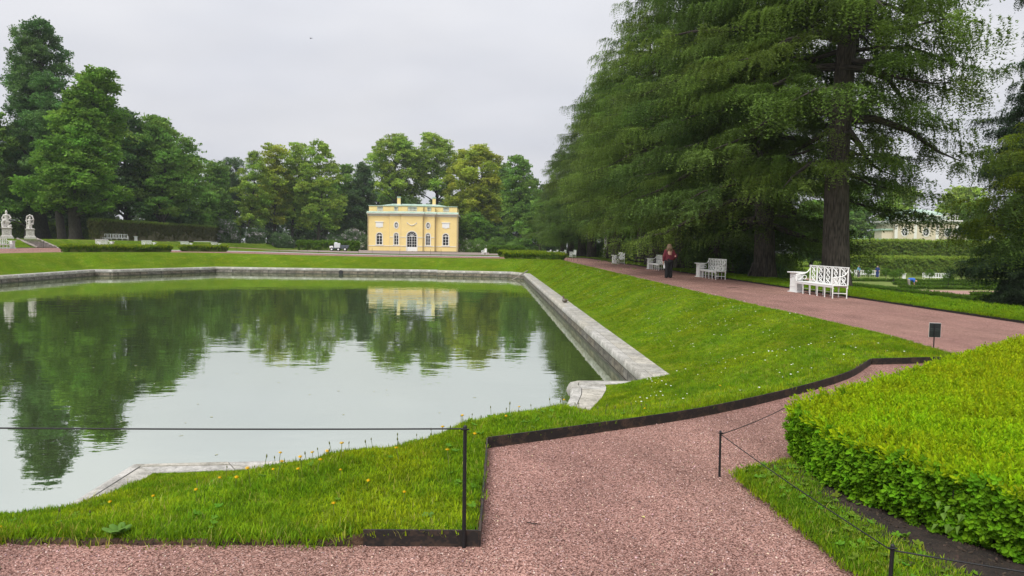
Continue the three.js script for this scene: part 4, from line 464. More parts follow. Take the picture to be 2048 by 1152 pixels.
function conifer(name, label, x, d, h, R, cb, opt = {}) {
  const g0 = opt.y ?? lawnY(x, d), t = thing(name, label, 'tree', [x, g0, d], 0, opt.group), r = rng(Math.round(x * 71 + d * 313 + 3e5)), tr = opt.trunk ?? 0.55, wood = [], list = [[], []], col = [[], []];
  const lean = opt.lean ?? [(r() - 0.5) * 0.5, (r() - 0.5) * 0.5], sp = (y) => new THREE.Vector3(lean[0] * (y / h) + 0.12 * Math.sin(y * 0.4 + x), y, lean[1] * (y / h));
  wood.push(limb([-0.3, 0.15, 0.6, 1.6, h * 0.2, h * 0.45, h * 0.7, h].map(sp), [tr * 1.35, tr * 1.22, tr * 1.08, tr, tr * 0.86, tr * 0.62, tr * 0.36, 0.03], 14));
  for (let k = 0; k < 6; k++) { const a = k * 1.05 + r(); wood.push(limb([new THREE.Vector3(Math.cos(a) * tr * 0.7, 0.7, Math.sin(a) * tr * 0.7), new THREE.Vector3(Math.cos(a) * tr * 1.2, 0.1, Math.sin(a) * tr * 1.2), new THREE.Vector3(Math.cos(a) * tr * 1.5, -0.12, Math.sin(a) * tr * 1.5)], [tr * 0.3, tr * 0.2, 0.05], 7)); }
  const nB = opt.boughs ?? 78, droop = opt.droop ?? 0.36;
  for (let k = 0; k < nB; k++) {
    const v = Math.pow((k + r()) / nB, 0.92), y = lerp(cb, h * 0.985, v), a = k * 2.39996 + (r() - 0.5) * 0.8, prof = opt.profile ? opt.profile(v) : (v < 0.12 ? 0.72 + 2.3 * v : 1.02 - 0.72 * Math.pow(v, 1.7)), L = R * prof * (0.46 + 0.66 * Math.pow(r(), 0.8));
    const s = sp(y), ca = Math.cos(a), sa = Math.sin(a), rise = (v - 0.35) * 0.25 * L, wv = r() * 6, P = (f) => new THREE.Vector3(s.x + ca * L * f - sa * 0.07 * L * Math.sin(f * 4 + wv), s.y + 0.04 * L * Math.sin(f * 6 + wv) + rise * f - droop * L * f * f + 0.1 * L * Math.pow(f, 4) * (1 + droop), s.z + sa * L * f + ca * 0.07 * L * Math.sin(f * 4 + wv)), r0 = Math.max(0.015, (opt.bough ?? 0.02) * L * (0.6 + 0.7 * r()));
    wood.push(limb([0, 0.25, 0.5, 0.75, 1].map(P), [r0, r0 * 0.8, r0 * 0.55, r0 * 0.3, 0.008], 5));
    const br = Math.max(2, Math.round(L * 1.3)), tint = 0.78 + r() * 0.44, warm = 0.92 + r() * 0.18, which = r() < 0.5 ? 0 : 1;
    for (let b = 0; b < br; b++) { const f = 0.16 + 0.84 * (b + r()) / br, p0 = P(f), sd = b % 2 ? 1 : -1, bl = L * (0.34 - 0.2 * f) * (0.6 + 0.8 * r()) + 0.35, ba = a + sd * (0.5 + r() * 0.7), steps = Math.max(1, Math.round(bl / 0.5 * (opt.dens ?? 1)));
      for (let q = 0; q < steps; q++) { const u = (q + r() * 0.8) / steps * bl, sz = (0.75 + r() * 0.6) * (opt.spray ?? 1); list[which].push(M4(p0.x + Math.cos(ba) * u, p0.y - 0.12 * u * u * (opt.hang ?? 1) + (r() - 0.5) * 0.15, p0.z + Math.sin(ba) * u, (r() - 0.5) * 0.35, -ba + (r() - 0.5) * 0.6, (r() - 0.5) * 0.35 - 0.15, sz, sz * (0.8 + 0.5 * r()) * (opt.hang ?? 1), sz)); const j = tint * (0.62 + r() * 0.8); col[which].push(C(j * warm, j, j * 0.95)); } }
    list[which].push(M4(P(1).x - ca * 0.5, P(1).y, P(1).z - sa * 0.5, 0, -a, -0.1, 1)); col[which].push(C(tint, tint, tint));
  }
  obj('trunk', wood, opt.bark ?? MAT.barkLarch, t);
  copies('crown', opt.geo?.[0] ?? SPRAY.larch, opt.mat ?? LEAF.larch, list[0], t, col[0]); copies('crown', opt.geo?.[1] ?? SPRAY.larch2, opt.mat2 ?? opt.mat ?? LEAF.larch, list[1], t, col[1]); return t;
}
const ord = ['nearest', 'second', 'third', 'fourth', 'fifth', 'sixth', 'seventh', 'eighth', 'ninth', 'tenth', 'eleventh', 'twelfth'];
[[15.0, 30.3, 26, 6.1, 4.9, 0.55], [14.3, 36.6, 27, 7.2, 2.4, 0.52], [14.6, 44.0, 24, 7.0, 2.0, 0.55], [14.0, 51, 25, 7.2, 2.3, 0.6], [13.7, 57.5, 24, 6.8, 2.6, 0.75], [14.5, 66, 23, 6.6, 2.6, 0.7], [13.9, 76, 23, 6.8, 2.1, 0.7], [14.6, 84, 22.5, 6.6, 2.8, 0.6], [14.2, 98, 22.5, 6.8, 1.9, 0.62], [14.4, 110, 21, 6.6, 1.8, 0.6], [14.2, 123, 20.5, 6.4, 1.8, 0.6], [14.4, 137, 20, 6.2, 1.6, 0.6]]
  .forEach(([x, d, h, R, cb, tr], i) => conifer('larch_tree', `${ord[i]} tall larch in the row along the right of the avenue`, x, d, h, R, i > 2 ? cb + 1.5 : cb, { trunk: tr, boughs: i < 3 ? 96 : 84, bough: i < 3 ? 0.03 : 0.022, dens: i < 3 ? 1.35 : 1.05, mat: i % 3 === 1 ? LEAF.larchDark : LEAF.larch, mat2: i % 3 === 2 ? LEAF.larchDark : LEAF.larch, group: 'larches along the avenue', spray: i > 5 ? 1.2 : 1.05 }));
// second row, down the slope
[[22, 62, 25], [22.5, 74, 24], [22, 86, 24], [22.5, 99, 24], [22.5, 114, 24]].forEach(([x, d, h], i) => conifer('larch_tree', `${['nearest', 'second', 'third', 'fourth', 'farthest'][i]} larch of the second row, down the slope behind the avenue`, x, d, h, 6.8, 2.2, { trunk: 0.5, boughs: 76, mat: LEAF.larchDark, spray: 1.2, group: 'larches of the second row' }));
// conifers at the right edge
conifer('spruce_tree', 'dark drooping spruce cut by the right edge of the picture', 35.0, 41, 22, 6.6, 0.5, { y: -2.6, trunk: 0.4, boughs: 150, droop: 0.42, dens: 2.4, spray: 1.15, geo: [SPRAY.spruce, SPRAY.spruce], mat: LEAF.spruce, hang: 1.3, profile: (v) => 1.02 - 0.7 * v, bark: MAT.bark });
conifer('larch_tree', 'bright green larch hanging in over the right edge above the dark spruce', 26.4, 31, 9.6, 5.4, 4.6, { y: -1.9, trunk: 0.32, boughs: 60, droop: 0.3, mat: LEAF.larchBright, mat2: LEAF.larch, profile: (v) => 1.05 - 0.72 * v });
// shrubs between the larch trunks
function shrub(label, x, d, w, h, mat, opt = {}) { const y = opt.y ?? lawnY(x, d), t = thing(opt.name ?? 'shrub', label, 'shrub', [x, y, d], 0, opt.group), r = rng(Math.round(x * 53 + d * 401 + 9e4)), list = [], col = [], fl = [], wood = []; for (let k = 0; k < 7; k++) { const a = r() * 6.28; wood.push(limb([new THREE.Vector3(0, -0.1, 0), new THREE.Vector3(Math.cos(a) * w * 0.15, h * 0.4, Math.sin(a) * w * 0.15), new THREE.Vector3(Math.cos(a) * w * 0.35, h * 0.75, Math.sin(a) * w * 0.35)], [0.05, 0.035, 0.01], 5)); } obj('stems', wood, MAT.bark, t); const N = Math.floor(90 * w * h * (opt.dens ?? 1) / (opt.cs ?? 1)); for (let k = 0; k < N; k++) { const a = r() * 6.28, z = r(), q = Math.pow(r(), 0.4), s = Math.sqrt(1 - z * z * 0.9), n = 1 + 0.3 * n3(Math.cos(a) * 1.3 + x, z * 2, Math.sin(a) * 1.3 + d); const m = M4(Math.cos(a) * s * q * w / 2 * n, h * (0.08 + 0.9 * z * (0.5 + 0.5 * q)) * n, Math.sin(a) * s * q * w / 2 * n, r() - 0.5, r() * 6.28, r() - 0.5, (0.7 + r() * 0.6) * (opt.cs ?? 1)); if (opt.flower && r() < opt.flower) fl.push(m); else { list.push(m); const j = 0.75 + r() * 0.5; col.push(C(j, j, j)); } } copies('foliage', CLUMP.shrub, mat, list, t, col); if (fl.length) copies('blossom', CLUMP.shrub, opt.fm, fl, t); return t; }
MAT.lilac = std({ color: C(0.52, 0.46, 0.5), roughness: 1 }); MAT.whiteBloom = std({ color: C(0.6, 0.6, 0.5), roughness: 1 });
[[-31.5, 168, 6, 4.4, 0.2], [-36, 170, 5, 3.2, 0.12], [-28.6, 166, 4, 3, 0.16], [-40.5, 172, 5, 3, 0.1], [-54.5, 150, 5, 4.2, 0.16], [-50.5, 156, 4, 3, 0.08], [-46, 160, 5, 2.8, 0.05]].forEach(([x, d, w, h, f], i) => shrub(['tallest lilac bush in bloom against the left wall of the pavilion', 'lilac bush in bloom behind the low dark hedge', 'small white flowering bush touching the pavilion corner', 'lilac bush left of the low dark hedge', 'lilac in bloom at the end of the clipped hedge wall', 'thin lilac bush among the stems on the small lawn', 'grey green bush between the stems on the small lawn'][i], x, d, w, h, LEAF.dark, { name: 'lilac_bush', flower: f, fm: i === 2 ? MAT.whiteBloom : MAT.lilac, cs: 1.6, group: 'flowering bushes at the wood edge' }));
[[-3.2, 166, 6, 2.6], [2.6, 168, 6, 3.2], [8, 160, 7, 3]].forEach(([x, d, w, h], i) => shrub(['pale bush at the foot of the pavilion\u2019s right corner', 'bush between the pavilion and the first oak trunk', 'bush at the far end of the avenue'][i], x, d, w, h, LEAF.mid, { flower: i ? 0 : 0.06, fm: MAT.whiteBloom, cs: 1.7, group: 'bushes right of the pavilion' }));
[[17.4, 46.5, 4, 2], [19, 54, 5, 2.4], [17.8, 61.5, 5, 2.4], [19, 71, 6, 2.8], [18.6, 82, 6, 2.8], [18, 92, 6, 3], [18, 105, 6, 3], [18, 118, 7, 3.4], [18, 131, 7, 3.4], [24, 60, 6, 3], [24, 74, 7, 3], [24, 88, 7, 3]].forEach(([x, d, w, h], i) => shrub('dark green shrub in the shade behind the larch trunks', x, d, w, h, i % 2 ? LEAF.larch : LEAF.dark, { cs: 1.3, dens: 1.3, group: 'shrubs behind the larch row' }));
// ---------------------------------------------------------------- clipped hedges further off
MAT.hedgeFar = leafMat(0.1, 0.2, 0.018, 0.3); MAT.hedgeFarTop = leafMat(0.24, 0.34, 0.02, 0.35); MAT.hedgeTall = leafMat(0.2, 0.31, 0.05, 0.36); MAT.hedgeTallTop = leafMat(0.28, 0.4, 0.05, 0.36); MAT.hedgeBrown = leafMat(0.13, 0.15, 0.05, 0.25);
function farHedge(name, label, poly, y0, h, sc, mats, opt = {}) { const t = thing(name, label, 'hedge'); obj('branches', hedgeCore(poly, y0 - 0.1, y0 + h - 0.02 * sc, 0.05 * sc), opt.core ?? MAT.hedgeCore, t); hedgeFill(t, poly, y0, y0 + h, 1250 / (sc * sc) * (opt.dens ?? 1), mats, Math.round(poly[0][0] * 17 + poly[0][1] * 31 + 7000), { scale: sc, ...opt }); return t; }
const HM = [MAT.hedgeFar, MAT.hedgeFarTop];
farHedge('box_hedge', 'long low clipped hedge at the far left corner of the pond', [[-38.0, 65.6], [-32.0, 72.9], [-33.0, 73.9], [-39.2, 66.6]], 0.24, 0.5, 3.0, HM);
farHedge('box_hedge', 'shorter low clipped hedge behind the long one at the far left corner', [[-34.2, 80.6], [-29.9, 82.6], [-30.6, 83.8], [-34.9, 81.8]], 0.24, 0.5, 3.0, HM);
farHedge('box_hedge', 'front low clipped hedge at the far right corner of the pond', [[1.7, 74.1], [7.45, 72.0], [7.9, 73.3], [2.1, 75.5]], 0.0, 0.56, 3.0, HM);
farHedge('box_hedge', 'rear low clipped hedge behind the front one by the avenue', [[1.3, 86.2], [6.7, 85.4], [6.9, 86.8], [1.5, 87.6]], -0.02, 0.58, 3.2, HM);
farHedge('box_hedge', 'dark low clipped hedge beside the work cart left of the pavilion', [[-33.4, 126], [-23.2, 126], [-23.2, 128], [-33.4, 128]], -0.27, 1.55, 5, [MAT.hedgeFar, MAT.hedgeFar]);
farHedge('box_hedge', 'dark low clipped hedge right of the pavilion forecourt', [[0.2, 134], [6.6, 134], [6.6, 136], [0.2, 136]], -0.35, 1.2, 5, [MAT.hedgeFar, MAT.hedgeFar]);
farHedge('hedge_wall', 'tall brownish clipped hedge wall behind the long white bench', [[-55.8, 104], [-55.8, 162], [-57.2, 162], [-57.2, 104]], 1.3, 2.75, 4, [MAT.hedgeBrown, MAT.hedgeTall], { dens: 0.75, core: std({ color: C(0.14, 0.125, 0.07), roughness: 1 }) });
farHedge('hedge_wall', 'tall clipped hedge wall behind the statues on the left terrace', [[-96, 112], [-74, 136], [-75, 137.5], [-97, 113.5]], 1.3, 2.7, 4, [MAT.hedgeTall, MAT.hedgeTall], { dens: 0.75 });
farHedge('hedge_wall', 'front clipped hedge tier behind the white benches of the sunken garden', [[55.2, 108], [84, 108], [84, 110], [55.2, 110]], -2.6, 2.8, 5, [MAT.hedgeTall, MAT.hedgeTallTop], { skip: [1, 2] });
farHedge('hedge_wall', 'rear taller clipped hedge tier below the cream building', [[57.5, 114], [90, 114], [90, 116], [57.5, 116]], -2.6, 5.45, 5, [MAT.hedgeTall, MAT.hedgeTallTop], { skip: [1, 2] });
// parterre: low box lines and ball-headed little trees
[['nearest low box line of the parterre, along the slope', 36.4, 37.0, 30, 92], ['second low box line of the parterre, along the walk', 40.4, 41.0, 30, 78], ['third low box line beyond the narrow pink walk', 45.0, 45.6, 36, 64]].forEach(([l, x0, x1, d0, d1]) => farHedge('box_edging', l, [[x0, d0], [x0, d1], [x1, d1], [x1, d0]], -2.6, 0.22, 2.6, [MAT.hedgeFar, MAT.hedgeFar], { dens: 0.8 }));
[['low box line crossing the parterre before the pink walk', 45, 70, 64], ['low box line crossing the parterre beyond the pink walk', 44, 74, 74], ['far low box line before the white benches', 46, 78, 90], ['low box line in the middle of the far parterre', 48, 74, 82]].forEach(([l, x0, x1, d]) => farHedge('box_edging', l, [[x0, d], [x1, d], [x1, d + 0.6], [x0, d + 0.6]], -2.6, 0.22, 2.6, [MAT.hedgeFar, MAT.hedgeFar], { dens: 0.8 }));
{ const pts = [[41.6, 80.5], [54.2, 99.5], [56.5, 99], [51.8, 89], [57.0, 96.5], [60.3, 95], [53, 80]], lab = ['ball headed tree nearest the near white bench', 'ball headed tree by the standing gardener', 'ball headed tree beside the middle garden bench', 'ball headed tree behind the stooping gardener', 'ball headed tree next to the hedge foot', 'ball headed tree in front of the right garden bench', 'ball headed tree by the drooping spruce'];
  pts.forEach(([x, d], i) => { const t = thing('topiary_tree', lab[i], 'tree', [x, -2.6, d], 0, 'clipped ball trees of the parterre'), r = rng(600 + i), list = [], col = []; obj('trunk', limb([V(0, -0.1, 0), V(0.02, 0.4, 0), V(0, 0.8, 0)], [0.05, 0.04, 0.04], 7), MAT.bark, t); for (let k = 0; k < 90; k++) { const a = r() * 6.28, z = r() * 2 - 1, s = Math.sqrt(1 - z * z), q = 0.5 * (0.7 + 0.4 * r()); list.push(M4(Math.cos(a) * s * q, 1.0 + z * q * 0.85, Math.sin(a) * s * q, r(), r() * 6, r(), 0.45 + r() * 0.2)); const j = 0.8 + r() * 0.4; col.push(C(j, j, j)); } copies('crown', CLUMP.shrub, MAT.hedgeFar, list, t, col); }); }
// ---------------------------------------------------------------- white cast benches and bins
function makeBench(L, bays) {
  const t = new THREE.Group(), W = MAT.whitePaint, D = 0.52, sh = 0.42, H = 1.0, st = L / bays; // local: length along x, back at -z, front at +z
  const slats = []; for (let k = 0; k < 5; k++) slats.push(box(-L / 2, L / 2, sh - 0.025, sh, -D / 2 + 0.02 + k * 0.102, -D / 2 + 0.11 + k * 0.102, 0.008)); slats.forEach((g) => obj('seat_slat', g, W, t));
  obj('seat_rail', [box(-L / 2, L / 2, sh - 0.085, sh - 0.027, D / 2 - 0.035, D / 2 - 0.005, 0.006), box(-L / 2, L / 2, sh - 0.085, sh - 0.027, -D / 2 + 0.005, -D / 2 + 0.035, 0.006)], W, t);
  const leg = (x, z) => { const k = new THREE.CylinderGeometry(0.024, 0.015, sh - 0.085, 8); k.translate(x, (sh - 0.085) / 2, z); return [k, box(x - 0.055, x + 0.055, sh - 0.12, sh - 0.087, z - 0.014, z + 0.014, 0.01), box(x - 0.019, x + 0.019, 0, 0.02, z - 0.019, z + 0.019)]; };
  for (let k = 0; k <= bays; k++) for (const z of [D / 2 - 0.03, -D / 2 + 0.03]) obj('leg', leg(-L / 2 + 0.03 + k * (L - 0.06) / bays, z), W, t);
  for (const z of [-D / 2 + 0.03]) obj('stretcher', box(-L / 2 + 0.03, L / 2 - 0.03, 0.13, 0.15, z - 0.008, z + 0.008), W, t);
  for (const s of [-1, 1]) obj('stretcher', box(s * (L / 2 - 0.03) - 0.008, s * (L / 2 - 0.03) + 0.008, 0.15, 0.172, -D / 2 + 0.03, D / 2 - 0.03), W, t);
  obj('top_rail', box(-L / 2 - 0.01, L / 2 + 0.01, H - 0.035, H, -D / 2 - 0.015, -D / 2 + 0.025, 0.008), W, t);
  for (let k = 0; k <= bays; k++) { const x = -L / 2 + 0.03 + k * (L - 0.06) / bays; obj('back_post', box(x - (k % bays ? 0.05 : 0.035), x + (k % bays ? 0.05 : 0.035), sh, H - 0.035, -D / 2 - 0.002, -D / 2 + 0.02, 0.005), W, t); }
  for (let k = 0; k < bays; k++) { const cx = -L / 2 + 0.03 + (k + 0.5) * (L - 0.06) / bays, list = []; for (const s of [-1, 1]) { const pts = []; for (let i = 0; i <= 22; i++) { const f = i / 22; pts.push(new THREE.Vector3(cx + s * st * 0.2 * Math.cos(f * Math.PI * 3) * (f < 0.12 || f > 0.88 ? 1.5 : 1), lerp(sh, H - 0.035, f), -D / 2 + 0.009 + s * 0.004)); } list.push(limb(pts, pts.map(() => 0.0165), 6)); } for (const y of [0.52, 0.87]) list.push(new THREE.TorusGeometry(st * 0.11, 0.01, 6, 14).scale(1, 1.35, 1).translate(cx, y, -D / 2 + 0.009)); obj('back_panel', list, W, t); }
  for (const s of [-1, 1]) { const x = s * (L / 2 - 0.03), P = (z, y) => new THREE.Vector3(x, y, z), list = [limb([P(-D / 2, 0.9), P(-D / 2 + 0.1, 0.76), P(-0.02, 0.69), P(D / 2 - 0.1, 0.67), P(D / 2 + 0.01, 0.64)], [0.02, 0.02, 0.02, 0.02, 0.022], 7, 14)]; list.push(new THREE.TorusGeometry(0.085, 0.014, 6, 20).rotateY(Math.PI / 2).translate(x, 0.55, D / 2 - 0.11), new THREE.TorusGeometry(0.045, 0.012, 6, 16).rotateY(Math.PI / 2).translate(x, 0.55, D / 2 - 0.11), new THREE.TorusGeometry(0.07, 0.013, 6, 18).rotateY(Math.PI / 2).translate(x, 0.56, -0.05), limb([P(D / 2 - 0.02, sh), P(D / 2 - 0.005, 0.52), P(D / 2, 0.64)], [0.018, 0.016, 0.018], 6)); obj('armrest', list, W, t); }
  return t;
}
const bench5 = makeBench(2.75, 5), benchLong = makeBench(3.8, 5);
function bin0() { const t = new THREE.Group(), W = MAT.whitePaint; obj('top_slab', box(-0.3, 0.3, 0.7, 0.74, -0.2, 0.2, 0.01), W, t); obj('foot_plate', box(-0.27, 0.27, 0, 0.03, -0.18, 0.18, 0.008), W, t); const sh = new THREE.Shape(); sh.moveTo(-0.22, 0); sh.lineTo(0.22, 0); sh.quadraticCurveTo(0.17, 0.3, 0.22, 0.67); sh.lineTo(-0.22, 0.67); sh.quadraticCurveTo(-0.17, 0.3, -0.22, 0); obj('body', new THREE.ExtrudeGeometry(sh, { depth: 0.26, bevelEnabled: false }).translate(0, 0.03, -0.13), std({ color: C(0.66, 0.67, 0.67), roughness: 0.5 }), t); const bars = []; for (let k = -2; k <= 2; k++) bars.push(box(k * 0.075 - 0.012, k * 0.075 + 0.012, 0.04, 0.42 + 0.12 * Math.cos(k * 0.7), 0.131, 0.15)); bars.push(new THREE.TorusGeometry(0.17, 0.014, 6, 20, Math.PI).translate(0, 0.44, 0.14), box(-0.18, 0.18, 0.22, 0.24, 0.131, 0.148)); obj('grille', bars, W, t); return t; }
const bin = bin0();
function setDown(proto, name, label, cat, pos, turn, group) { const o = proto.clone(); o.name = numbered(name); o.position.copy(V(...pos)); o.rotation.y = turn; o.userData = { label, category: cat, group }; scene.add(o); return o; }
[['nearest', 23.75], ['second', 35.5], ['third', 47.2], ['fourth', 61.2], ['fifth', 94.6], ['sixth', 106.5], ['seventh', 118.5], ['farthest', 131.5]].forEach(([w, d], i) => { const y = pathY(11.3, d); setDown(bench5, 'garden_bench', `${w} white ornate cast bench along the right of the avenue`, 'bench', [11.3, y, d], -Math.PI / 2, 'white benches along the avenue'); setDown(bin, 'litter_bin', `white litter bin at the far end of the ${w} avenue bench`, 'litter bin', [11.2, y, d + 1.66], -Math.PI / 2 + 0.15, 'white bins beside the benches'); });
[['leftmost, beside the stairs', 67.6], ['behind the left end of the long hedge', 85.6], ['behind the right end of the long hedge', 96.6], ['behind the shorter hedge', 108.5], ['rightmost behind the shorter hedge', 120]].forEach(([w, d]) => { const x = -45.4, y = pathY(x, d); setDown(bench5, 'garden_bench', `white bench below the left terrace, ${w}`, 'bench', [x, y, d], Math.PI / 2, 'white benches below the terrace'); setDown(bin, 'litter_bin', `white litter bin beside the terrace bench, ${w}`, 'litter bin', [x, y, d + 1.8], Math.PI / 2, 'white bins beside the benches'); });
setDown(benchLong, 'garden_bench', 'long white bench up on the left terrace before the hedge wall', 'bench', [-58.2 + 3.4, lawnY(-54.8, 106), 106], 0.75, 'long white benches');
setDown(bin, 'litter_bin', 'white bin right of the long bench on the terrace', 'litter bin', [-52.9, lawnY(-52.9, 108.6), 108.6], 0.6, 'white bins beside the benches');
[['right', 62.3, 96.5, 0.0], ['middle', 57.3, 105.6, 0.1], ['left', 53.6, 106.4, 0.1]].forEach(([w, x, d, a]) => setDown(benchLong, 'garden_bench', `${w} of the three long white benches in the sunken garden`, 'bench', [x, -2.6, d], a, 'long white benches'));
setDown(bin, 'litter_bin', 'white bin between two benches of the sunken garden', 'litter bin', [60.0, -2.6, 100.5], 0, 'white bins beside the benches');
setDown(bench5, 'garden_bench', 'white bench seen end on right of the pavilion forecourt', 'bench', [-0.66, 0.04 + pathY(0, 108), 108], -1.45, 'white benches along the avenue');
// ---------------------------------------------------------------- bodies: distance fields meshed with marching cubes
function sdfGeo(fn, c, half, res) { const mc = new MarchingCubes(res, MAT.marble, false, false, 90000), f = mc.field, n = mc.size, hs = mc.halfsize; for (let k = 0; k < n; k++) for (let j = 0; j < n; j++) for (let i = 0; i < n; i++) f[k * n * n + j * n + i] = -fn(c[0] + (i - hs) / hs * half, c[1] + (j - hs) / hs * half, c[2] + (k - hs) / hs * half); mc.isolation = 0; mc.update(); const cnt = mc.count, p = new Float32Array(cnt * 3), nn = new Float32Array(cnt * 3); for (let i = 0; i < cnt * 3; i++) { p[i] = mc.positionArray[i] * half + c[i % 3]; nn[i] = mc.normalArray[i]; } const g = new THREE.BufferGeometry(); g.setAttribute('position', new THREE.BufferAttribute(p, 3)); let h = mergeVertices(g, 1e-5); h.computeVertexNormals(); const pp = h.attributes.position, uv = new Float32Array(pp.count * 2); for (let i = 0; i < pp.count; i++) { uv[i * 2] = pp.getX(i) + pp.getZ(i); uv[i * 2 + 1] = pp.getY(i); } h.setAttribute('uv', new THREE.BufferAttribute(uv, 2));
  // look outward
  const ix = h.index.array, a = new THREE.Vector3(), b = new THREE.Vector3(), e = new THREE.Vector3(); let vol = 0; for (let i = 0; i < ix.length; i += 3) { a.fromBufferAttribute(pp, ix[i]).sub(new THREE.Vector3(...c)); b.fromBufferAttribute(pp, ix[i + 1]).sub(new THREE.Vector3(...c)); e.fromBufferAttribute(pp, ix[i + 2]).sub(new THREE.Vector3(...c)); vol += a.dot(b.cross(e)); } if (vol < 0) { for (let i = 0; i < ix.length; i += 3) { const t = ix[i]; ix[i] = ix[i + 1]; ix[i + 1] = t; } h.computeVertexNormals(); } return h; }
const cap = (x, y, z, [ax, ay, az, ra, bx, by, bz, rb]) => { const dx = bx - ax, dy = by - ay, dz = bz - az, t = clamp(((x - ax) * dx + (y - ay) * dy + (z - az) * dz) / (dx * dx + dy * dy + dz * dz + 1e-9), 0, 1); return Math.hypot(x - ax - dx * t, y - ay - dy * t, z - az - dz * t) - lerp(ra, rb, t); };
const smin = (a, b, k) => { const h = clamp(0.5 + 0.5 * (b - a) / k, 0, 1); return lerp(b, a, h) - k * h * (1 - h); };
const blend = (caps, k) => (x, y, z) => { let d = 1e9; for (const q of caps) d = smin(d, cap(x, y, z, q), k); return d; };
const SKIN = std({ color: C(0.5, 0.3, 0.22), roughness: 0.6 }), HAIR = std({ color: C(0.15, 0.095, 0.05), roughness: 0.6 });
function hand(x, y, z, dir) { const l = [[x, y, z, 0.03, x, y - 0.07, z + 0.005, 0.034]]; for (let k = 0; k < 4; k++) { const ox = (k - 1.5) * 0.017; l.push([x + dir * 0.004, y - 0.07, z + ox, 0.0095, x + dir * 0.01, y - 0.12 - (k === 1 || k === 2 ? 0.012 : 0), z + ox, 0.009], [x + dir * 0.01, y - 0.12, z + ox, 0.009, x - dir * 0.012, y - 0.155 - (k === 1 || k === 2 ? 0.01 : 0), z + ox * 0.9, 0.008]); } l.push([x, y - 0.03, z - 0.03, 0.012, x - dir * 0.015, y - 0.085, z - 0.05, 0.009]); return l; }
{ // woman walking away down the avenue
  const p = thing('person', 'person with long fair hair and dark red jacket walking on the avenue', 'person', [9.07, 0, 35.4], 0.08);
  const body = [[0, 0.95, 0, 0.14, 0, 1.3, 0.01, 0.15], [0, 1.3, 0, 0.13, 0, 1.42, 0.01, 0.07], [0, 1.42, 0.01, 0.055, 0, 1.5, 0, 0.052], [0, 1.545, -0.01, 0.088, 0, 1.6, -0.005, 0.092], [0, 1.5, -0.05, 0.045, 0, 1.55, -0.06, 0.06], [0, 1.555, -0.11, 0.014, 0, 1.535, -0.118, 0.018], [0.085, 1.55, 0, 0.02, 0.09, 1.57, 0.005, 0.022], [-0.085, 1.55, 0, 0.02, -0.09, 1.57, 0.005, 0.022],
    [-0.19, 1.36, 0.02, 0.055, -0.26, 1.08, 0.04, 0.045], [-0.26, 1.08, 0.04, 0.045, -0.285, 0.84, 0.0, 0.034], [0.19, 1.36, 0.02, 0.055, 0.3, 1.1, 0.08, 0.046], [0.3, 1.1, 0.08, 0.045, 0.215, 0.92, -0.05, 0.034], [-0.1, 0.9, 0, 0.1, -0.1, 0.5, 0.02, 0.07], [0.1, 0.9, 0, 0.1, 0.1, 0.5, -0.02, 0.07], [-0.1, 0.5, 0.02, 0.065, -0.11, 0.09, 0.02, 0.045], [0.1, 0.5, -0.02, 0.065, 0.11, 0.09, -0.05, 0.045]];
  const hands = [...hand(-0.288, 0.82, 0, 1), ...hand(0.205, 0.93, -0.06, 1)];
  obj('body', sdfGeo((x, y, z) => Math.min(blend(body, 0.05)(x, y, z), blend(hands, 0.012)(x, y, z)), [0, 0.85, 0], 0.9, 110), SKIN, p);
  const fold = (x, y, z) => 0.006 * n3(x * 14, y * 5, z * 14) + 0.004 * n3(x * 30, y * 16, z * 30);
  const jk = blend([[0, 0.9, 0.0, 0.2, 0, 1.12, 0, 0.185], [-0.1, 1.0, 0, 0.14, -0.13, 1.3, 0.02, 0.115], [0.1, 1.0, 0, 0.14, 0.13, 1.3, 0.02, 0.115], [-0.05, 1.36, 0.01, 0.09, 0.05, 1.36, 0.01, 0.09], [-0.17, 1.36, 0.02, 0.085, -0.27, 1.08, 0.04, 0.07], [-0.27, 1.08, 0.04, 0.07, -0.288, 0.87, 0.0, 0.056], [0.17, 1.36, 0.02, 0.085, 0.315, 1.1, 0.08, 0.07], [0.315, 1.1, 0.08, 0.07, 0.235, 0.955, -0.03, 0.055]], 0.05);
  obj('jacket', sdfGeo((x, y, z) => Math.max(jk(x, y, z * 1.2) + fold(x, y, z), 0.83 - y), [0, 1.12, 0], 0.46, 70), std({ color: C(0.12, 0.012, 0.022), roughness: 0.85 }), p);
  const tr = blend([[-0.02, 0.93, 0, 0.18, 0.02, 0.84, 0.01, 0.185], [-0.1, 0.84, 0, 0.125, -0.1, 0.5, 0.02, 0.098], [0.1, 0.84, 0, 0.125, 0.105, 0.5, -0.02, 0.098], [-0.1, 0.5, 0.02, 0.096, -0.115, 0.05, 0.03, 0.098], [0.105, 0.5, -0.02, 0.096, 0.115, 0.05, -0.05, 0.098]], 0.03);
  obj('trousers', sdfGeo((x, y, z) => Math.max(tr(x, y, z * 1.1) + fold(x, y, z), 0.04 - y), [0, 0.5, 0], 0.58, 70), std({ color: C(0.008, 0.008, 0.01), roughness: 0.9 }), p);
  obj('shoes', sdfGeo((x, y, z) => Math.max(blend([[-0.115, 0.045, 0.06, 0.05, -0.125, 0.035, -0.13, 0.042], [0.115, 0.045, -0.02, 0.05, 0.125, 0.035, -0.2, 0.042]], 0.02)(x, y, z), 0.004 - y), [0, 0.05, -0.05], 0.26, 44), std({ color: C(0.012, 0.012, 0.014), roughness: 0.5 }), p);
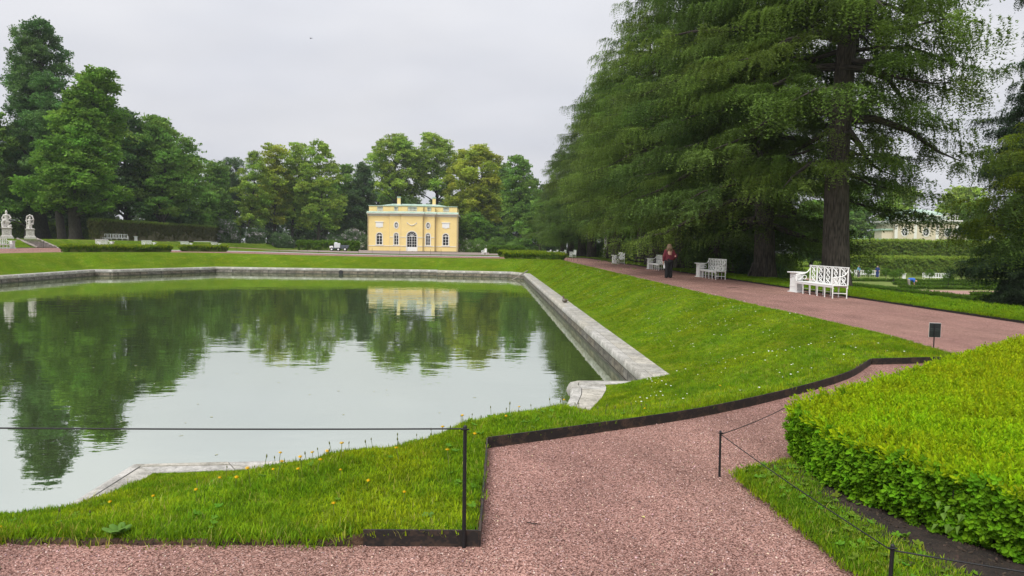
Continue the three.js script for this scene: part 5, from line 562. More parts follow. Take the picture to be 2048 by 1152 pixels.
  const hr = blend([[0, 1.6, 0.01, 0.112, 0, 1.5, 0.04, 0.125], [-0.06, 1.48, 0.06, 0.09, -0.11, 1.38, 0.08, 0.06], [0.06, 1.48, 0.06, 0.09, 0.11, 1.38, 0.08, 0.06], [0, 1.48, 0.08, 0.09, 0, 1.37, 0.11, 0.06], [-0.09, 1.5, 0.02, 0.05, -0.15, 1.36, 0.05, 0.035], [0.09, 1.5, 0.02, 0.05, 0.15, 1.36, 0.05, 0.035]], 0.03);
  obj('hair', sdfGeo((x, y, z) => Math.max(hr(x, y, z) + 0.012 * n3(x * 34, y * 9, z * 34) + 0.006 * n3(x * 70, y * 20, z * 70), -0.055 - z - (y - 1.5) * 0.1), [0, 1.47, 0.03], 0.28, 60), HAIR, p);
  const bag = single('paper_bag', sdfGeo((x, y, z) => cap(x * 1, y, z * 2, [-0.24, 0.66, 0.02, 0.05, -0.22, 0.52, 0.02, 0.055]), [-0.23, 0.59, 0.01], 0.2, 26).translate(9.07, 0, -35.4), std({ color: C(0.7, 0.7, 0.7) }), 'small white bag held at the side of the walking person', 'bag');
}
function smallPerson(label, pos, turn, parts) { const p = thing('person', label, 'person', pos, turn); obj('body', sdfGeo(blend(parts.body, 0.04), [0, 0.85, 0], 0.95, 64), SKIN, p); for (const [n, caps, m, cut] of parts.wear) obj(n, sdfGeo((x, y, z) => { const d = blend(caps, 0.04)(x, y, z); return cut ? Math.max(d, cut(x, y, z)) : d; }, [0, 0.85, 0], 0.95, 56), m, p); return p; }
{
  const blue = std({ color: C(0.03, 0.13, 0.5) }), sky2 = std({ color: C(0.16, 0.36, 0.5) }), grey = std({ color: C(0.1, 0.1, 0.11) }), navy = std({ color: C(0.02, 0.04, 0.16) });
  const stand = { body: [[0, 0.95, 0, 0.13, 0, 1.35, 0, 0.14], [0, 1.4, 0, 0.055, 0, 1.5, 0, 0.05], [0, 1.56, 0, 0.085, 0, 1.63, 0, 0.09], [-0.2, 1.38, 0, 0.055, -0.25, 1.1, 0.02, 0.045], [-0.25, 1.1, 0.02, 0.045, -0.2, 0.88, 0.15, 0.04], [0.2, 1.38, 0, 0.055, 0.25, 1.1, 0.02, 0.045], [0.25, 1.1, 0.02, 0.045, 0.2, 0.9, 0.15, 0.04], [-0.1, 0.9, 0, 0.09, -0.1, 0.08, 0, 0.05], [0.1, 0.9, 0, 0.09, 0.1, 0.08, 0, 0.05], [-0.1, 0.05, 0, 0.045, -0.11, 0.04, 0.14, 0.04], [0.1, 0.05, 0, 0.045, 0.11, 0.04, 0.14, 0.04]] };
  const shirt = [[0, 0.95, 0, 0.17, 0, 1.35, 0, 0.17], [-0.2, 1.38, 0, 0.075, -0.26, 1.12, 0.02, 0.07], [0.2, 1.38, 0, 0.075, 0.26, 1.12, 0.02, 0.07]], legs = [[-0.1, 0.92, 0, 0.13, -0.1, 0.1, 0, 0.085], [0.1, 0.92, 0, 0.13, 0.1, 0.1, 0, 0.085]];
  smallPerson('gardener in a light blue shirt standing by the left garden bench', [54.4, -2.6, 102.5], 0.4, { body: stand.body, wear: [['shirt', shirt, sky2], ['trousers', legs, grey]] });
  smallPerson('gardener in dark blue by the middle garden bench', [57.6, -2.6, 103.2], -0.5, { body: stand.body, wear: [['shirt', shirt, navy], ['trousers', legs, navy]] });
  const b = [[-0.1, 0.05, 0, 0.045, -0.11, 0.04, 0.14, 0.04], [0.1, 0.05, 0, 0.045, 0.11, 0.04, 0.14, 0.04], [-0.11, 0.86, -0.1, 0.1, -0.1, 0.08, 0, 0.05], [0.11, 0.86, -0.1, 0.1, 0.1, 0.08, 0, 0.05], [0, 0.9, -0.08, 0.14, 0, 0.92, 0.38, 0.14], [0, 0.88, 0.45, 0.055, 0, 0.82, 0.55, 0.05], [0, 0.8, 0.6, 0.085, 0, 0.74, 0.66, 0.09], [-0.2, 0.88, 0.38, 0.05, -0.22, 0.56, 0.42, 0.045], [-0.22, 0.56, 0.42, 0.045, -0.12, 0.3, 0.5, 0.04], [0.2, 0.88, 0.38, 0.05, 0.22, 0.56, 0.42, 0.045], [0.22, 0.56, 0.42, 0.045, 0.12, 0.3, 0.5, 0.04]];
  smallPerson('gardener in a bright blue shirt stooping over the parterre', [46.4, -2.6, 76.6], 1.2, { body: b, wear: [['shirt', [[0, 0.92, -0.02, 0.18, 0, 0.93, 0.38, 0.18], [-0.2, 0.88, 0.38, 0.075, -0.22, 0.66, 0.41, 0.07], [0.2, 0.88, 0.38, 0.075, 0.22, 0.66, 0.41, 0.07]], blue], ['trousers', [[-0.11, 0.86, -0.1, 0.14, -0.1, 0.1, 0, 0.08], [0.11, 0.86, -0.1, 0.14, 0.1, 0.1, 0, 0.08]], std({ color: C(0.3, 0.27, 0.26) })]] });
}
// ---------------------------------------------------------------- statues
function statue(label, pos, turn, sc, caps, folds, group) {
  const t = thing('statue', label, 'statue', pos, turn, group), M = MAT.marble; t.scale.setScalar(sc);
  obj('plinth', [box(-0.52, 0.52, -0.1, 0.14, -0.52, 0.52, 0.015), box(-0.47, 0.47, 0.14, 0.26, -0.47, 0.47, 0.05)], M, t);
  const die = obj('pedestal', [box(-0.36, 0.36, 0.26, 0.9, -0.36, 0.36, 0.015), box(-0.4, 0.4, 0.26, 0.32, -0.4, 0.4, 0.02)], M, t); obj('relief', [box(-0.24, 0.24, 0.4, 0.42, 0.36, 0.385), box(-0.24, 0.24, 0.78, 0.8, 0.36, 0.385), box(-0.24, -0.22, 0.42, 0.78, 0.36, 0.385), box(0.22, 0.24, 0.42, 0.78, 0.36, 0.385), new THREE.TorusGeometry(0.1, 0.03, 8, 18).translate(0, 0.6, 0.37)], M, die);
  obj('cornice', [box(-0.42, 0.42, 0.9, 0.96, -0.42, 0.42, 0.02), box(-0.45, 0.45, 0.96, 1.0, -0.45, 0.45, 0.012), box(-0.36, 0.36, 1.0, 1.06, -0.34, 0.34, 0.01)], M, t);
  obj('figure', sdfGeo((x, y, z) => blend(caps, 0.05)(x, y, z) + folds * (n3(x * 9, y * 3.5, z * 9) + 0.5 * n3(x * 20, y * 9, z * 20)), [0, 1.9, 0], 1.0, 84), M, t); return t;
}
const FIG = [ // standing draped figure beside a crouching creature
  [[-0.1, 1.05, 0.05, 0.1, -0.08, 1.5, 0.02, 0.1], [0.1, 1.05, -0.02, 0.1, 0.08, 1.5, 0, 0.12], [0, 1.5, 0, 0.17, 0, 1.78, 0.01, 0.13], [0, 1.78, 0, 0.13, 0, 2.12, 0, 0.17], [-0.14, 2.14, 0, 0.075, 0.14, 2.14, 0, 0.075], [0, 2.16, 0, 0.06, 0, 2.3, 0.01, 0.055], [0, 2.38, 0.02, 0.095, 0, 2.46, 0.01, 0.1], [0, 2.5, 0, 0.06, 0, 2.6, -0.02, 0.03], [0.2, 2.14, 0, 0.07, 0.33, 1.9, 0.06, 0.055], [0.33, 1.9, 0.06, 0.055, 0.14, 1.76, 0.2, 0.05], [-0.2, 2.14, 0, 0.07, -0.31, 1.88, 0.05, 0.055], [-0.31, 1.88, 0.05, 0.055, -0.26, 1.62, 0.16, 0.05], [-0.25, 1.08, 0.12, 0.13, -0.3, 1.45, 0.1, 0.12], [-0.3, 1.45, 0.1, 0.1, -0.2, 1.65, 0.14, 0.09], [0.2, 1.08, 0.1, 0.12, 0.32, 1.2, 0.16, 0.09], [-0.2, 1.75, 0.05, 0.1, 0.22, 1.5, 0.1, 0.1], [-0.26, 1.1, -0.1, 0.1, 0.26, 1.1, -0.1, 0.1]],
  // small figure with a billowing veil over the head, leaning on a stump
  [[-0.07, 1.06, 0.06, 0.07, -0.06, 1.45, 0.03, 0.09], [0.12, 1.06, 0.04, 0.07, 0.07, 1.45, 0.02, 0.09], [0, 1.46, 0.02, 0.14, 0, 1.68, 0.03, 0.12], [0, 1.68, 0.02, 0.12, 0, 1.9, 0.02, 0.15], [0, 1.94, 0.02, 0.055, 0, 2.02, 0.03, 0.05], [0, 2.1, 0.05, 0.1, 0, 2.16, 0.04, 0.1], [0.16, 1.92, 0, 0.06, 0.3, 1.98, 0.02, 0.05], [0.3, 1.98, 0.02, 0.05, 0.24, 2.24, 0, 0.045], [-0.16, 1.92, 0, 0.06, -0.32, 1.82, 0.02, 0.05], [-0.32, 1.82, 0.02, 0.05, -0.24, 1.66, 0.12, 0.045], [-0.3, 1.95, -0.06, 0.05, -0.22, 2.28, -0.04, 0.055], [-0.22, 2.28, -0.04, 0.055, 0, 2.42, -0.03, 0.06], [0, 2.42, -0.03, 0.06, 0.22, 2.3, -0.03, 0.055], [0.22, 2.3, -0.03, 0.055, 0.3, 1.95, -0.06, 0.05], [0.3, 1.95, -0.08, 0.06, 0.24, 1.5, -0.08, 0.08], [-0.2, 1.06, -0.08, 0.12, -0.2, 1.5, -0.06, 0.1], [-0.24, 1.6, 0, 0.09, 0.2, 1.5, 0.04, 0.08]]];
statue('taller white marble statue on a pedestal left of the terrace stairs', [-49.05, 1.4, 74.2], 0.55, 1.1, FIG[0], 0.012, 'marble statues');
statue('white marble statue with a billowing veil at the top of the terrace stairs', [-49.3, 1.4, 78.3], 0.55, 1.05, FIG[1], 0.012, 'marble statues');
statue('left of two white statues half hidden by larch boughs', [15.5, 0.05, 92.6], -0.3, 1.12, FIG[1], 0.012, 'marble statues');
statue('right of two white statues half hidden by larch boughs', [16.6, -0.08, 93.3], -0.3, 1.12, FIG[0], 0.012, 'marble statues');
{ // pads that carry the statues, and the stone stairs up to the terrace
  const s = thing('stone_stairs', 'flight of grey stone steps up to the left terrace between the statues', 'stairs', [-46.33, 0.47, 76.1], 0.0);
  for (let k = 0; k < 5; k++) obj('step', box(-0.36 * (k + 1) - 0.05, -0.36 * k + 0.0, -0.1, 0.17 * (k + 1), -1.5, 1.5, 0.012), MAT.step, s);
  for (const z of [-1.62, 1.62]) obj('cheek_stone', [box(-1.95, 0.08, -0.1, 0.06, z - 0.1, z + 0.1), limb([new THREE.Vector3(0.1, 0.06, z), new THREE.Vector3(-1.95, 0.93, z)], [0.13, 0.13], 4)], MAT.step, s);
}
// ---------------------------------------------------------------- duck on the coping, stick in the water, bird in the sky
{
  const d = thing('duck', 'brown duck resting on the coping of the right pond wall', 'duck', [3.45, COPE_Y, 31.7], 1.9);
  obj('body', sdfGeo(blend([[-0.12, 0.1, 0, 0.075, 0.08, 0.1, 0, 0.085], [-0.14, 0.11, 0, 0.05, -0.25, 0.14, 0, 0.02], [0.1, 0.13, 0, 0.05, 0.14, 0.25, 0, 0.035], [0.14, 0.26, 0, 0.04, 0.17, 0.27, 0, 0.036], [0.2, 0.26, 0, 0.018, 0.25, 0.25, 0, 0.012], [0, 0.03, 0.03, 0.02, 0, 0.01, 0.03, 0.02], [0, 0.03, -0.03, 0.02, 0, 0.01, -0.03, 0.02]], 0.03), [0, 0.14, 0], 0.3, 48), std({ color: C(0.1, 0.075, 0.05) }), d);
  const wg = new THREE.SphereGeometry(1, 12, 8); wg.scale(0.13, 0.05, 0.02); for (const s of [-1, 1]) { const w = obj('wing', wg, std({ color: C(0.2, 0.19, 0.17) }), d); w.position.set(-0.05, 0.12, s * 0.078); }
  single('plank', limb([V(1.72, -1.78, 62.5), V(2.6, -1.3, 62.6), V(3.5, -0.76, 62.9)], [0.06, 0.06, 0.06], 6), std({ color: C(0.2, 0.18, 0.15) }), 'grey plank leaning from the water on the far right corner of the pond wall', 'plank');
  const b = thing('bird', 'small dark bird flying in the grey sky', 'bird', [-14.8, 18.2, 60], 0.9); b.scale.setScalar(0.6); obj('body', new THREE.SphereGeometry(0.07, 10, 8).scale(1, 0.8, 2.2), MAT.iron, b); const wing = new THREE.BufferGeometry(); wing.setAttribute('position', new THREE.Float32BufferAttribute([0, 0, -0.08, 0, 0, 0.1, 0.16, 0.1, 0.02, 0.16, 0.1, 0.02, 0, 0, 0.1, 0.3, 0.04, 0.14, 0, 0.012, 0.1, 0, 0.012, -0.08, 0.16, 0.112, 0.02, 0, 0.012, 0.1, 0.16, 0.112, 0.02, 0.3, 0.05, 0.14], 3)); wing.computeVertexNormals(); for (const s of [-1, 1]) { const w = obj('wing', wing, MAT.iron, b); w.scale.x = s; }
}
// ---------------------------------------------------------------- slim iron posts along the far lawns
{ const P = [[-26.3, 90.2], [-21.4, 90.4], [-16.4, 90.4], [-11.2, 90.4], [-6.0, 90.4], [-31.5, 90.2], [-36, 90.2], [-0.8, 90.4], [-45.6, 74.5], [-25.2, 100], [-16, 98.5], [-8, 98.5]]; const proto = new THREE.Group(); obj('shaft', cyl(0, -0.05, 0.72, 0, 0.016, 0.014, 8), MAT.iron, proto); obj('cap', cyl(0, 0.72, 0.75, 0, 0.02, 0.01, 8), MAT.iron, proto); P.forEach(([x, d]) => setDown(proto, 'lawn_post', 'thin black iron post on the edge of the far lawn', 'post', [x, d < 89 ? pathY(x, d) : lawnY(x, d), d], 0, 'iron posts of the far lawn')); }
{ // low iron hoops by the avenue hedge
  for (const [x, d, l] of [[7.9, 68.8, 'low iron hoop at the grass corner by the front hedge, left'], [8.4, 68.2, 'low iron hoop at the grass corner by the front hedge, right']]) { const t = thing('iron_hoop', l, 'hoop', [x, 0, d], 0.3); obj('hoop', limb([V(-0.22, -0.05, 0), V(-0.22, 0.34, 0), V(0.22, 0.34, 0), V(0.22, -0.05, 0)], [0.012, 0.012, 0.012, 0.012], 6), MAT.iron, t); }
}
{ // work cart beside the dark hedge
  const t = thing('work_cart', 'small white motor cart with a grey tipping trailer left of the pavilion', 'cart', [-25.2, lawnY(-25.2, 122) + 0.045, 122], 0.1), W = MAT.whitePaint, G = std({ color: C(0.07, 0.085, 0.1), roughness: 0.6 }), K = std({ color: C(0.015, 0.015, 0.015) });
  obj('chassis', box(-1.6, 0.1, 0.35, 0.5, -0.5, 0.5, 0.03), G, t); obj('bonnet', box(-1.75, -1.15, 0.45, 0.85, -0.45, 0.45, 0.06), W, t); obj('cargo', [box(-1.0, 0.0, 0.55, 1.35, -0.45, 0.45, 0.05), box(-0.95, -0.5, 1.3, 1.5, -0.4, 0.3, 0.04)], std({ color: C(0.6, 0.62, 0.62) }), t); obj('seat', box(-1.15, -1.02, 0.7, 1.1, -0.35, 0.35, 0.03), K, t);
  const sh = new THREE.Shape(); sh.moveTo(0.2, 0.42); sh.lineTo(1.15, 0.42); sh.lineTo(1.5, 1.0); sh.lineTo(0.1, 1.0); sh.closePath(); obj('trailer_tub', new THREE.ExtrudeGeometry(sh, { depth: 1.0, bevelEnabled: true, bevelSize: 0.02, bevelThickness: 0.02, bevelSegments: 1 }).translate(0, 0, -0.5), G, t); obj('drawbar', box(0.05, 0.35, 0.36, 0.41, -0.05, 0.05), G, t);
  for (const [x, r] of [[-1.4, 0.3], [-0.3, 0.3], [0.8, 0.32]]) for (const z of [-0.5, 0.5]) { const w = obj('wheel', new THREE.TorusGeometry(r * 0.72, r * 0.28, 8, 20), K, t); w.position.set(x, r, z); obj('rim', new THREE.CylinderGeometry(r * 0.5, r * 0.5, 0.1, 14).rotateX(Math.PI / 2), W, w); }
}
// ---------------------------------------------------------------- yellow pavilion
const PL = layers(256, [[5, 1], [21, 0.8], [90, 0.7]], 501), PL2 = layers(256, [[9, 1], [40, 1]], 503);
const plaster = (r, g, b) => std({ map: colorTex(256, 5, (i) => { const k = 0.93 + 0.14 * PL[i]; return [r * k, g * k, b * k * (0.97 + 0.06 * PL2[i])]; }), roughness: 0.92 });
MAT.yellow = plaster(0.82, 0.64, 0.28); MAT.cream = plaster(0.62, 0.54, 0.4); MAT.trim = plaster(0.74, 0.72, 0.66); MAT.spout = std({ color: C(0.66, 0.55, 0.33), roughness: 0.6 });
MAT.copper = std({ map: colorTex(256, 4, (i) => mix3([0.25, 0.38, 0.3], [0.44, 0.55, 0.46], clamp((PL[i] - 0.3) * 2.2, 0, 1))), roughness: 0.8 }); MAT.pane = new THREE.MeshPhysicalMaterial({ color: C(0.018, 0.022, 0.024), roughness: 0.1, specularIntensity: 0.5 }); MAT.plinth = std({ map: colorTex(256, 3, (i) => [0.13 + 0.1 * PL2[i], 0.12 + 0.09 * PL2[i], 0.11 + 0.08 * PL2[i]]), roughness: 0.95 });
const archPath = (S, x, y0, w, h) => { S.moveTo(x - w / 2, y0); S.lineTo(x + w / 2, y0); S.lineTo(x + w / 2, y0 + h - w / 2); S.absarc(x, y0 + h - w / 2, w / 2, 0, Math.PI, false); S.lineTo(x - w / 2, y0); return S; };
const ovalPath = (S, x, y, rx, ry) => { S.absellipse(x, y, rx, ry, 0, Math.PI * 2, false, 0); return S; };
const slabOf = (shape, z0, z1) => boxUV(new THREE.ExtrudeGeometry(shape, { depth: z1 - z0, bevelEnabled: false, curveSegments: 20 }).translate(0, 0, z0));
function archWindow(par, x, y0, w, h, z, name = 'window', rows = 3, door = false) { // recessed arched opening: pane, frame, bars, surround
  const o = obj(name, slabOf(archPath(new THREE.Shape(), x, y0, w, h), z - 0.2, z - 0.17), MAT.pane, par), t = 0.07, fr = archPath(new THREE.Shape(), x, y0, w, h); fr.holes.push(archPath(new THREE.Path(), x, y0 + t, w - 2 * t, h - 2 * t)); obj('frame', slabOf(fr, z - 0.165, z - 0.08), MAT.whitePaint, o);
  const sp = y0 + h - w / 2, bars = [box(x - 0.045, x + 0.045, y0, sp, z - 0.16, z - 0.09), box(x - w / 2, x + w / 2, sp - 0.05, sp + 0.05, z - 0.162, z - 0.088)]; for (let k = 1; k < rows; k++) bars.push(box(x - w / 2, x + w / 2, lerp(y0 + (door ? 0.9 : 0), sp, k / rows) - 0.025, lerp(y0 + (door ? 0.9 : 0), sp, k / rows) + 0.025, z - 0.158, z - 0.1)); if (door) for (const q of [-1, 1]) bars.push(box(x + q * w / 4 - 0.02, x + q * w / 4 + 0.02, y0 + 0.9, sp, z - 0.156, z - 0.11));
  for (let k = 1; k < (door ? 6 : 4); k++) { const a = k / (door ? 6 : 4) * Math.PI, L = w / 2 - 0.03; bars.push(new THREE.BoxGeometry(L, 0.05, 0.06).translate(L / 2, 0, 0).rotateZ(a).translate(x, sp, z - 0.13)); } bars.push(new THREE.TorusGeometry(w * 0.17, 0.03, 5, 16, Math.PI).translate(x, sp, z - 0.13)); obj('glazing_bars', bars, MAT.whitePaint, o);
  if (door) obj('lower_panel', [box(x - w / 2 + 0.06, x + w / 2 - 0.06, y0, y0 + 0.9, z - 0.155, z - 0.105), box(x - w / 2 + 0.2, x - 0.15, y0 + 0.2, y0 + 0.7, z - 0.104, z - 0.085), box(x + 0.15, x + w / 2 - 0.2, y0 + 0.2, y0 + 0.7, z - 0.104, z - 0.085)], MAT.whitePaint, o);
  const su = archPath(new THREE.Shape(), x, y0 - 0.02, w + 0.34, h + 0.19); su.holes.push(archPath(new THREE.Path(), x, y0 - 0.005, w, h + 0.005)); obj('surround', slabOf(su, z + 0.002, z + 0.05), MAT.trim, o); if (!door) obj('sill', box(x - w / 2 - 0.25, x + w / 2 + 0.25, y0 - 0.14, y0 - 0.022, z + 0.002, z + 0.13), MAT.trim, o); return o;
}
function ovalWindow(par, x, y, rx, ry, z, bars = 4) { const o = obj('oval_window', slabOf(ovalPath(new THREE.Shape(), x, y, rx, ry), z - 0.2, z - 0.17), MAT.pane, par), su = ovalPath(new THREE.Shape(), x, y, rx + 0.2, ry + 0.2); su.holes.push(ovalPath(new THREE.Path(), x, y, rx - 0.03, ry - 0.03)); obj('surround', slabOf(su, z - 0.16, z + 0.07), MAT.trim, o); const l = [new THREE.TorusGeometry(rx * 0.38, 0.035, 6, 18).scale(1, ry / rx, 1).translate(x, y, z - 0.13)]; for (let k = 0; k < bars; k++) l.push(new THREE.BoxGeometry(2 * Math.hypot(rx * Math.cos(k / bars * Math.PI), ry * Math.sin(k / bars * Math.PI)) - 0.06, 0.05, 0.05).rotateZ(k / bars * Math.PI).translate(x, y, z - 0.135)); obj('glazing_bars', l, MAT.whitePaint, o); return o; }
{
  const B = thing('pavilion', 'yellow pavilion with white arched windows and pale green copper roof beyond the pond', 'building', [-17.0, -0.62, 160], 0), Y = MAT.yellow, T = MAT.trim;
  const top = 8.0, bays = [[-9.82, -4.97, 0], [-4.97, -2.37, 0.9], [-2.37, 2.37, 1.5], [2.37, 4.97, 0.9], [4.97, 9.82, 0]];
  bays.forEach(([x0, x1, z], i) => { const s = new THREE.Shape(); s.moveTo(x0, 0.3); s.lineTo(x1, 0.3); s.lineTo(x1, top); s.lineTo(x0, top); s.closePath(); const cx = (x0 + x1) / 2;
    if (i === 2) { s.holes.push(archPath(new THREE.Path(), cx, 0.301, 2.2, 4.35)); } else if (i % 2) { s.holes.push(archPath(new THREE.Path(), cx + (i === 1 ? 0.15 : -0.15), 1.62, 0.98, 2.65), ovalPath(new THREE.Path(), cx + (i === 1 ? 0.15 : -0.15), 6.0, 0.4, 0.62)); } else s.holes.push(archPath(new THREE.Path(), cx, 1.62, 1.3, 2.65));
    obj('wall', slabOf(s, z - 0.45, z), Y, B);
    if (i === 1 || i === 3) { const side = i === 1 ? x0 : x1, d = i === 1 ? 1 : -1; obj('wall', box(Math.min(side, side + d * 0.4), Math.max(side, side + d * 0.4), 0.3, top, -0.002, z - 0.452), Y, B); }
    if (i === 2) for (const d of [1, -1]) { const side = d > 0 ? x0 : x1; obj('wall', box(Math.min(side, side + d * 0.4), Math.max(side, side + d * 0.4), 0.3, top, 0.89, z - 0.452), Y, B); }
    obj('plinth', box(x0 - 0.06, x1 + 0.06, -0.4, 0.298, z - 0.5, z + 0.07 + i * 0.0005), MAT.plinth, B);
    // entablature: frieze, moulding, cornice slab, sheet roof of the cornice, attic band, attic wall with balustrade openings
    const xa = x0 - (i === 0 ? 0.02 : 0), xb = x1 + (i === 4 ? 0.02 : 0), e = 0.001 * i;
    obj('frieze', box(xa, xb, top + 0.001, top + 0.34, z - 0.45, z + 0.03), T, B); obj('cornice', [box(xa - 0.2, xb + 0.2, top + 0.342, top + 0.5, z - 0.45, z + 0.34 + e), box(xa - 0.34, xb + 0.34, top + 0.502, top + 0.66, z - 0.45, z + 0.58 + e)], T, B);
    const cs = new THREE.Shape(); cs.moveTo(z + 0.62, top + 0.664 + e); cs.lineTo(z + 0.6, top + 0.72 + e); cs.lineTo(z - 0.4, top + 1.04 + e); cs.lineTo(z - 0.4, top + 0.664); cs.closePath(); obj('cornice_roof', boxUV(new THREE.ExtrudeGeometry(cs, { depth: xb - xa + 0.72, bevelEnabled: false }).rotateY(-Math.PI / 2).translate(xb + 0.36, 0, 0)), MAT.copper, B);
    const az = z - 0.75, a = new THREE.Shape(), A0 = top + 0.75, A1 = top + 2.25; a.moveTo(xa, A0); a.lineTo(xb, A0); a.lineTo(xb, A1); a.lineTo(xa, A1); a.closePath(); const bw = i === 2 ? 2.1 : i % 2 ? 0.95 : 1.35, h = new THREE.Path(); h.moveTo(cx - bw / 2, A0 + 0.42); h.lineTo(cx + bw / 2, A0 + 0.42); h.lineTo(cx + bw / 2, A1 - 0.1); h.lineTo(cx - bw / 2, A1 - 0.1); h.closePath(); a.holes.push(h); obj('attic_wall', slabOf(a, az - 0.3, az), Y, B); obj('attic_band', box(xa - 0.03, xb + 0.03, A0, A0 + 0.36, az + 0.002, az + 0.06), T, B); obj('attic_coping', box(xa - 0.12, xb + 0.12, A1 + 0.002, A1 + 0.15, az - 0.4, az + 0.14 + e), MAT.copper, B);
    const nb = i === 2 ? 7 : i % 2 ? 3 : 5; for (let k = 0; k < nb; k++) obj('baluster', new THREE.LatheGeometry([[0.1, 0], [0.1, 0.06], [0.06, 0.12], [0.12, 0.34], [0.055, 0.66], [0.1, 0.9], [0.1, 0.98]].map(([r, y]) => new THREE.Vector2(r, y)), 8).translate(cx - bw / 2 + (k + 0.5) * bw / nb, A0 + 0.42, az - 0.15), (MAT.baluster ??= std({ color: C(0.72, 0.76, 0.68) })), B);
    if (i === 2) archWindow(B, cx, 0.301, 2.2, 4.35, z, 'door', 4, true); else if (i % 2) { const wx = cx + (i === 1 ? 0.15 : -0.15); archWindow(B, wx, 1.62, 0.98, 2.65, z, 'window', 3); ovalWindow(B, wx, 6.0, 0.4, 0.62, z); } else { archWindow(B, cx, 1.62, 1.3, 2.65, z, 'window', 3); obj('plaque', [box(cx - 0.8, cx + 0.8, 5.55, 6.62, z + 0.003, z + 0.08), box(cx - 0.35, cx + 0.35, 5.42, 5.548, z + 0.003, z + 0.07), box(cx - 0.95, cx + 0.95, 6.625, 6.78, z + 0.003, z + 0.17)], MAT.whitePaint, B); }
    // string courses, broken by the openings
    const seg = (y0, y1, gap, off) => { const c0 = cx + off; for (const [p, q] of gap ? [[x0, c0 - gap], [c0 + gap, x1]] : [[x0, x1]]) obj('string_course', box(p + 0.002, q - 0.002, y0, y1, z + 0.003, z + 0.09), T, B); };
    const off = i === 1 ? 0.15 : i === 3 ? -0.15 : 0; seg(1.32, 1.47, i === 2 ? 1.28 : 0, 0); if (i > 0 && i < 4) seg(3.28, 3.44, i === 2 ? 1.29 : 0.62, off);
    if (i === 2) { const pts = []; for (let k = 0; k <= 14; k++) { const f = k / 14; pts.push(new THREE.Vector3(cx - 1.05 + 2.1 * f, 6.65 - 2.6 * f * (1 - f), z + 0.06)); } obj('festoon', [limb(pts, pts.map((_, k) => 0.05 + 0.05 * Math.sin(k / 14 * Math.PI)), 7), limb([pts[0], pts[0].clone().add(new THREE.Vector3(-0.05, -0.5, 0))], [0.05, 0.03], 6), limb([pts[14], pts[14].clone().add(new THREE.Vector3(0.05, -0.5, 0))], [0.05, 0.03], 6)], T, B); }
  });
  for (const s of [-1, 1]) { obj('wall', box(Math.min(s * 9.42, s * 9.82), Math.max(s * 9.42, s * 9.82), 0.3, 8.0, -13, -0.452), Y, B); obj('attic_wall', box(Math.min(s * 9.5, s * 9.8), Math.max(s * 9.5, s * 9.8), 8.75, 10.25, -13, -1.06), Y, B); obj('cornice', box(Math.min(s * 9.43, s * 10.2), Math.max(s * 9.43, s * 10.2), 8.34, 8.66, -13, -0.46), T, B); obj('plinth', box(Math.min(s * 9.3, s * 9.88), Math.max(s * 9.3, s * 9.88), -0.4, 0.299, -13, -0.51), MAT.plinth, B); }
  obj('wall', box(-9.8, 9.8, 0.3, 10.2, -13.4, -13.01), Y, B);
  { const g = new THREE.BufferGeometry(), z0 = -1.06, z1 = -13, v = [[-9.4, 10.1, z0], [9.4, 10.1, z0], [9.4, 10.1, z1], [-9.4, 10.1, z1], [-5, 11.0, -4.5], [5, 11.0, -4.5], [5, 11.0, -9.5], [-5, 11.0, -9.5]], f = [0, 1, 5, 0, 5, 4, 1, 2, 6, 1, 6, 5, 2, 3, 7, 2, 7, 6, 3, 0, 4, 3, 4, 7, 4, 5, 6, 4, 6, 7]; g.setAttribute('position', new THREE.Float32BufferAttribute(v.flat(), 3)); g.setIndex(f); const h = g.toNonIndexed(); h.computeVertexNormals(); const roof = obj('roof', boxUV(h), MAT.copper, B);
    for (const x of [-3.55, 4.45]) { obj('chimney', box(x - 0.36, x + 0.36, 10.3, 12.3, -4.2, -3.5), MAT.yellow, roof); obj('chimney_cap', [box(x - 0.44, x + 0.44, 12.302, 12.42, -4.28, -3.42), box(x - 0.4, x + 0.4, 12.422, 12.6, -4.24, -3.46)], MAT.copper, roof); obj('chimney_foot', box(x - 0.42, x + 0.42, 10.28, 10.95, -4.26, -3.44), T, roof); } }
  for (const [x, z] of [[-9.9, 0.12], [-5.08, 0.12], [-2.48, 1.02], [2.48, 1.02], [5.08, 0.12], [9.95, 0.14], [10.12, -0.3]]) obj('downspout', limb([new THREE.Vector3(x - Math.sign(x) * 0.0, 8.55, z + 0.52), new THREE.Vector3(x, 8.2, z + 0.45), new THREE.Vector3(x, 7.5, z), new THREE.Vector3(x, 0.2, z)], [0.07, 0.07, 0.07, 0.07], 8), MAT.spout, B);
  obj('doorstep', [box(-1.6, 1.6, -0.3, 0.12, 1.572, 2.1), box(-1.3, 1.3, 0.12, 0.295, 1.572, 1.85)], MAT.step, B);
}
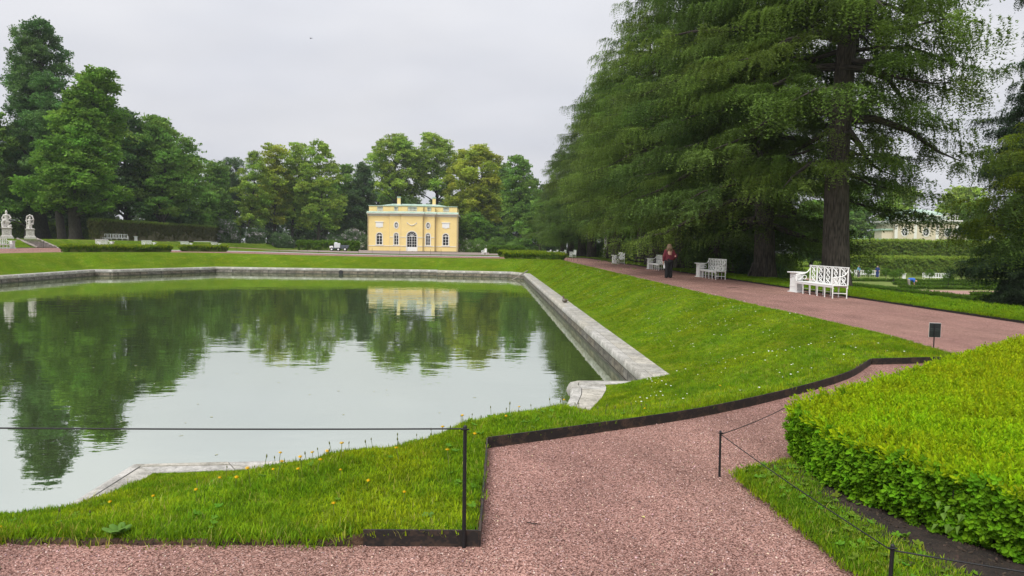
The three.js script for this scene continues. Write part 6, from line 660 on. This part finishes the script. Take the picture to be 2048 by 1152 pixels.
{ // cream building with a green dome beyond the sunken garden
  const B = thing('domed_building', 'cream building with oval windows and a low green domed roof behind the right hedges', 'building', [95.2, -2.6, 152], -0.2), Cr = MAT.cream, T = MAT.trim;
  const s = new THREE.Shape(); s.moveTo(-6.4, 0); s.lineTo(6.4, 0); s.lineTo(6.4, 10); s.lineTo(-6.4, 10); s.closePath(); const oy = 8.05; for (const x of [-4.3, 0, 4.3]) s.holes.push(ovalPath(new THREE.Path(), x, oy, 0.6, 0.85)); obj('wall', slabOf(s, -0.5, 0), Cr, B); for (const q of [-1, 1]) obj('wall', box(Math.min(q * 5.9, q * 6.4), Math.max(q * 5.9, q * 6.4), 0, 10, -12, -0.502), Cr, B); for (const x of [-4.3, 0, 4.3]) ovalWindow(B, x, oy, 0.6, 0.85, 0, 2);
  for (const x of [-6.1, -2.2, 2.2, 6.1]) obj('pilaster', box(x - 0.3, x + 0.3, 6.6, 9.6, 0.003, 0.16), T, B);
  obj('cornice', [box(-6.7, 6.7, 10.002, 10.3, -12.2, 0.3), box(-7.0, 7.0, 10.302, 10.65, -12.5, 0.6)], T, B); obj('balustrade', [box(-6.4, 6.4, 11.5, 11.7, -0.3, 0.0), ...Array.from({ length: 26 }, (_, k) => cyl(-6.2 + k * 0.496, 10.65, 11.5, -0.15, 0.08, 0.08, 6))], T, B);
  const dome = new THREE.LatheGeometry([[6.3, 0], [6.25, 0.3], [5.8, 1.1], [4.7, 1.8], [3.0, 2.3], [1.3, 2.6], [0.02, 2.7]].map(([r, y]) => new THREE.Vector2(r, y)), 28); obj('dome', dome.translate(0, 10.66, -6.2), MAT.copper, B);
  for (const q of [-1, 1]) { obj('wing', box(Math.min(q * 6.42, q * 15), Math.max(q * 6.42, q * 15), 0, 5.9, -9, -0.6), Cr, B); obj('wing_roof', [box(Math.min(q * 6.42, q * 15.4), Math.max(q * 6.42, q * 15.4), 5.902, 6.15, -9.4, -0.2), box(Math.min(q * 6.42, q * 14.8), Math.max(q * 6.42, q * 14.8), 6.152, 6.55, -8.6, -0.9)], MAT.copper, B); obj('side_turret', box(Math.min(q * 6.42, q * 8.6), Math.max(q * 6.42, q * 8.6), 6.552, 8.4, -6, -1.2), Cr, B); obj('turret_roof', box(Math.min(q * 6.42, q * 8.9), Math.max(q * 6.42, q * 8.9), 8.402, 8.75, -6.3, -0.9), MAT.copper, B); }
}
renderer.render(scene, camera);
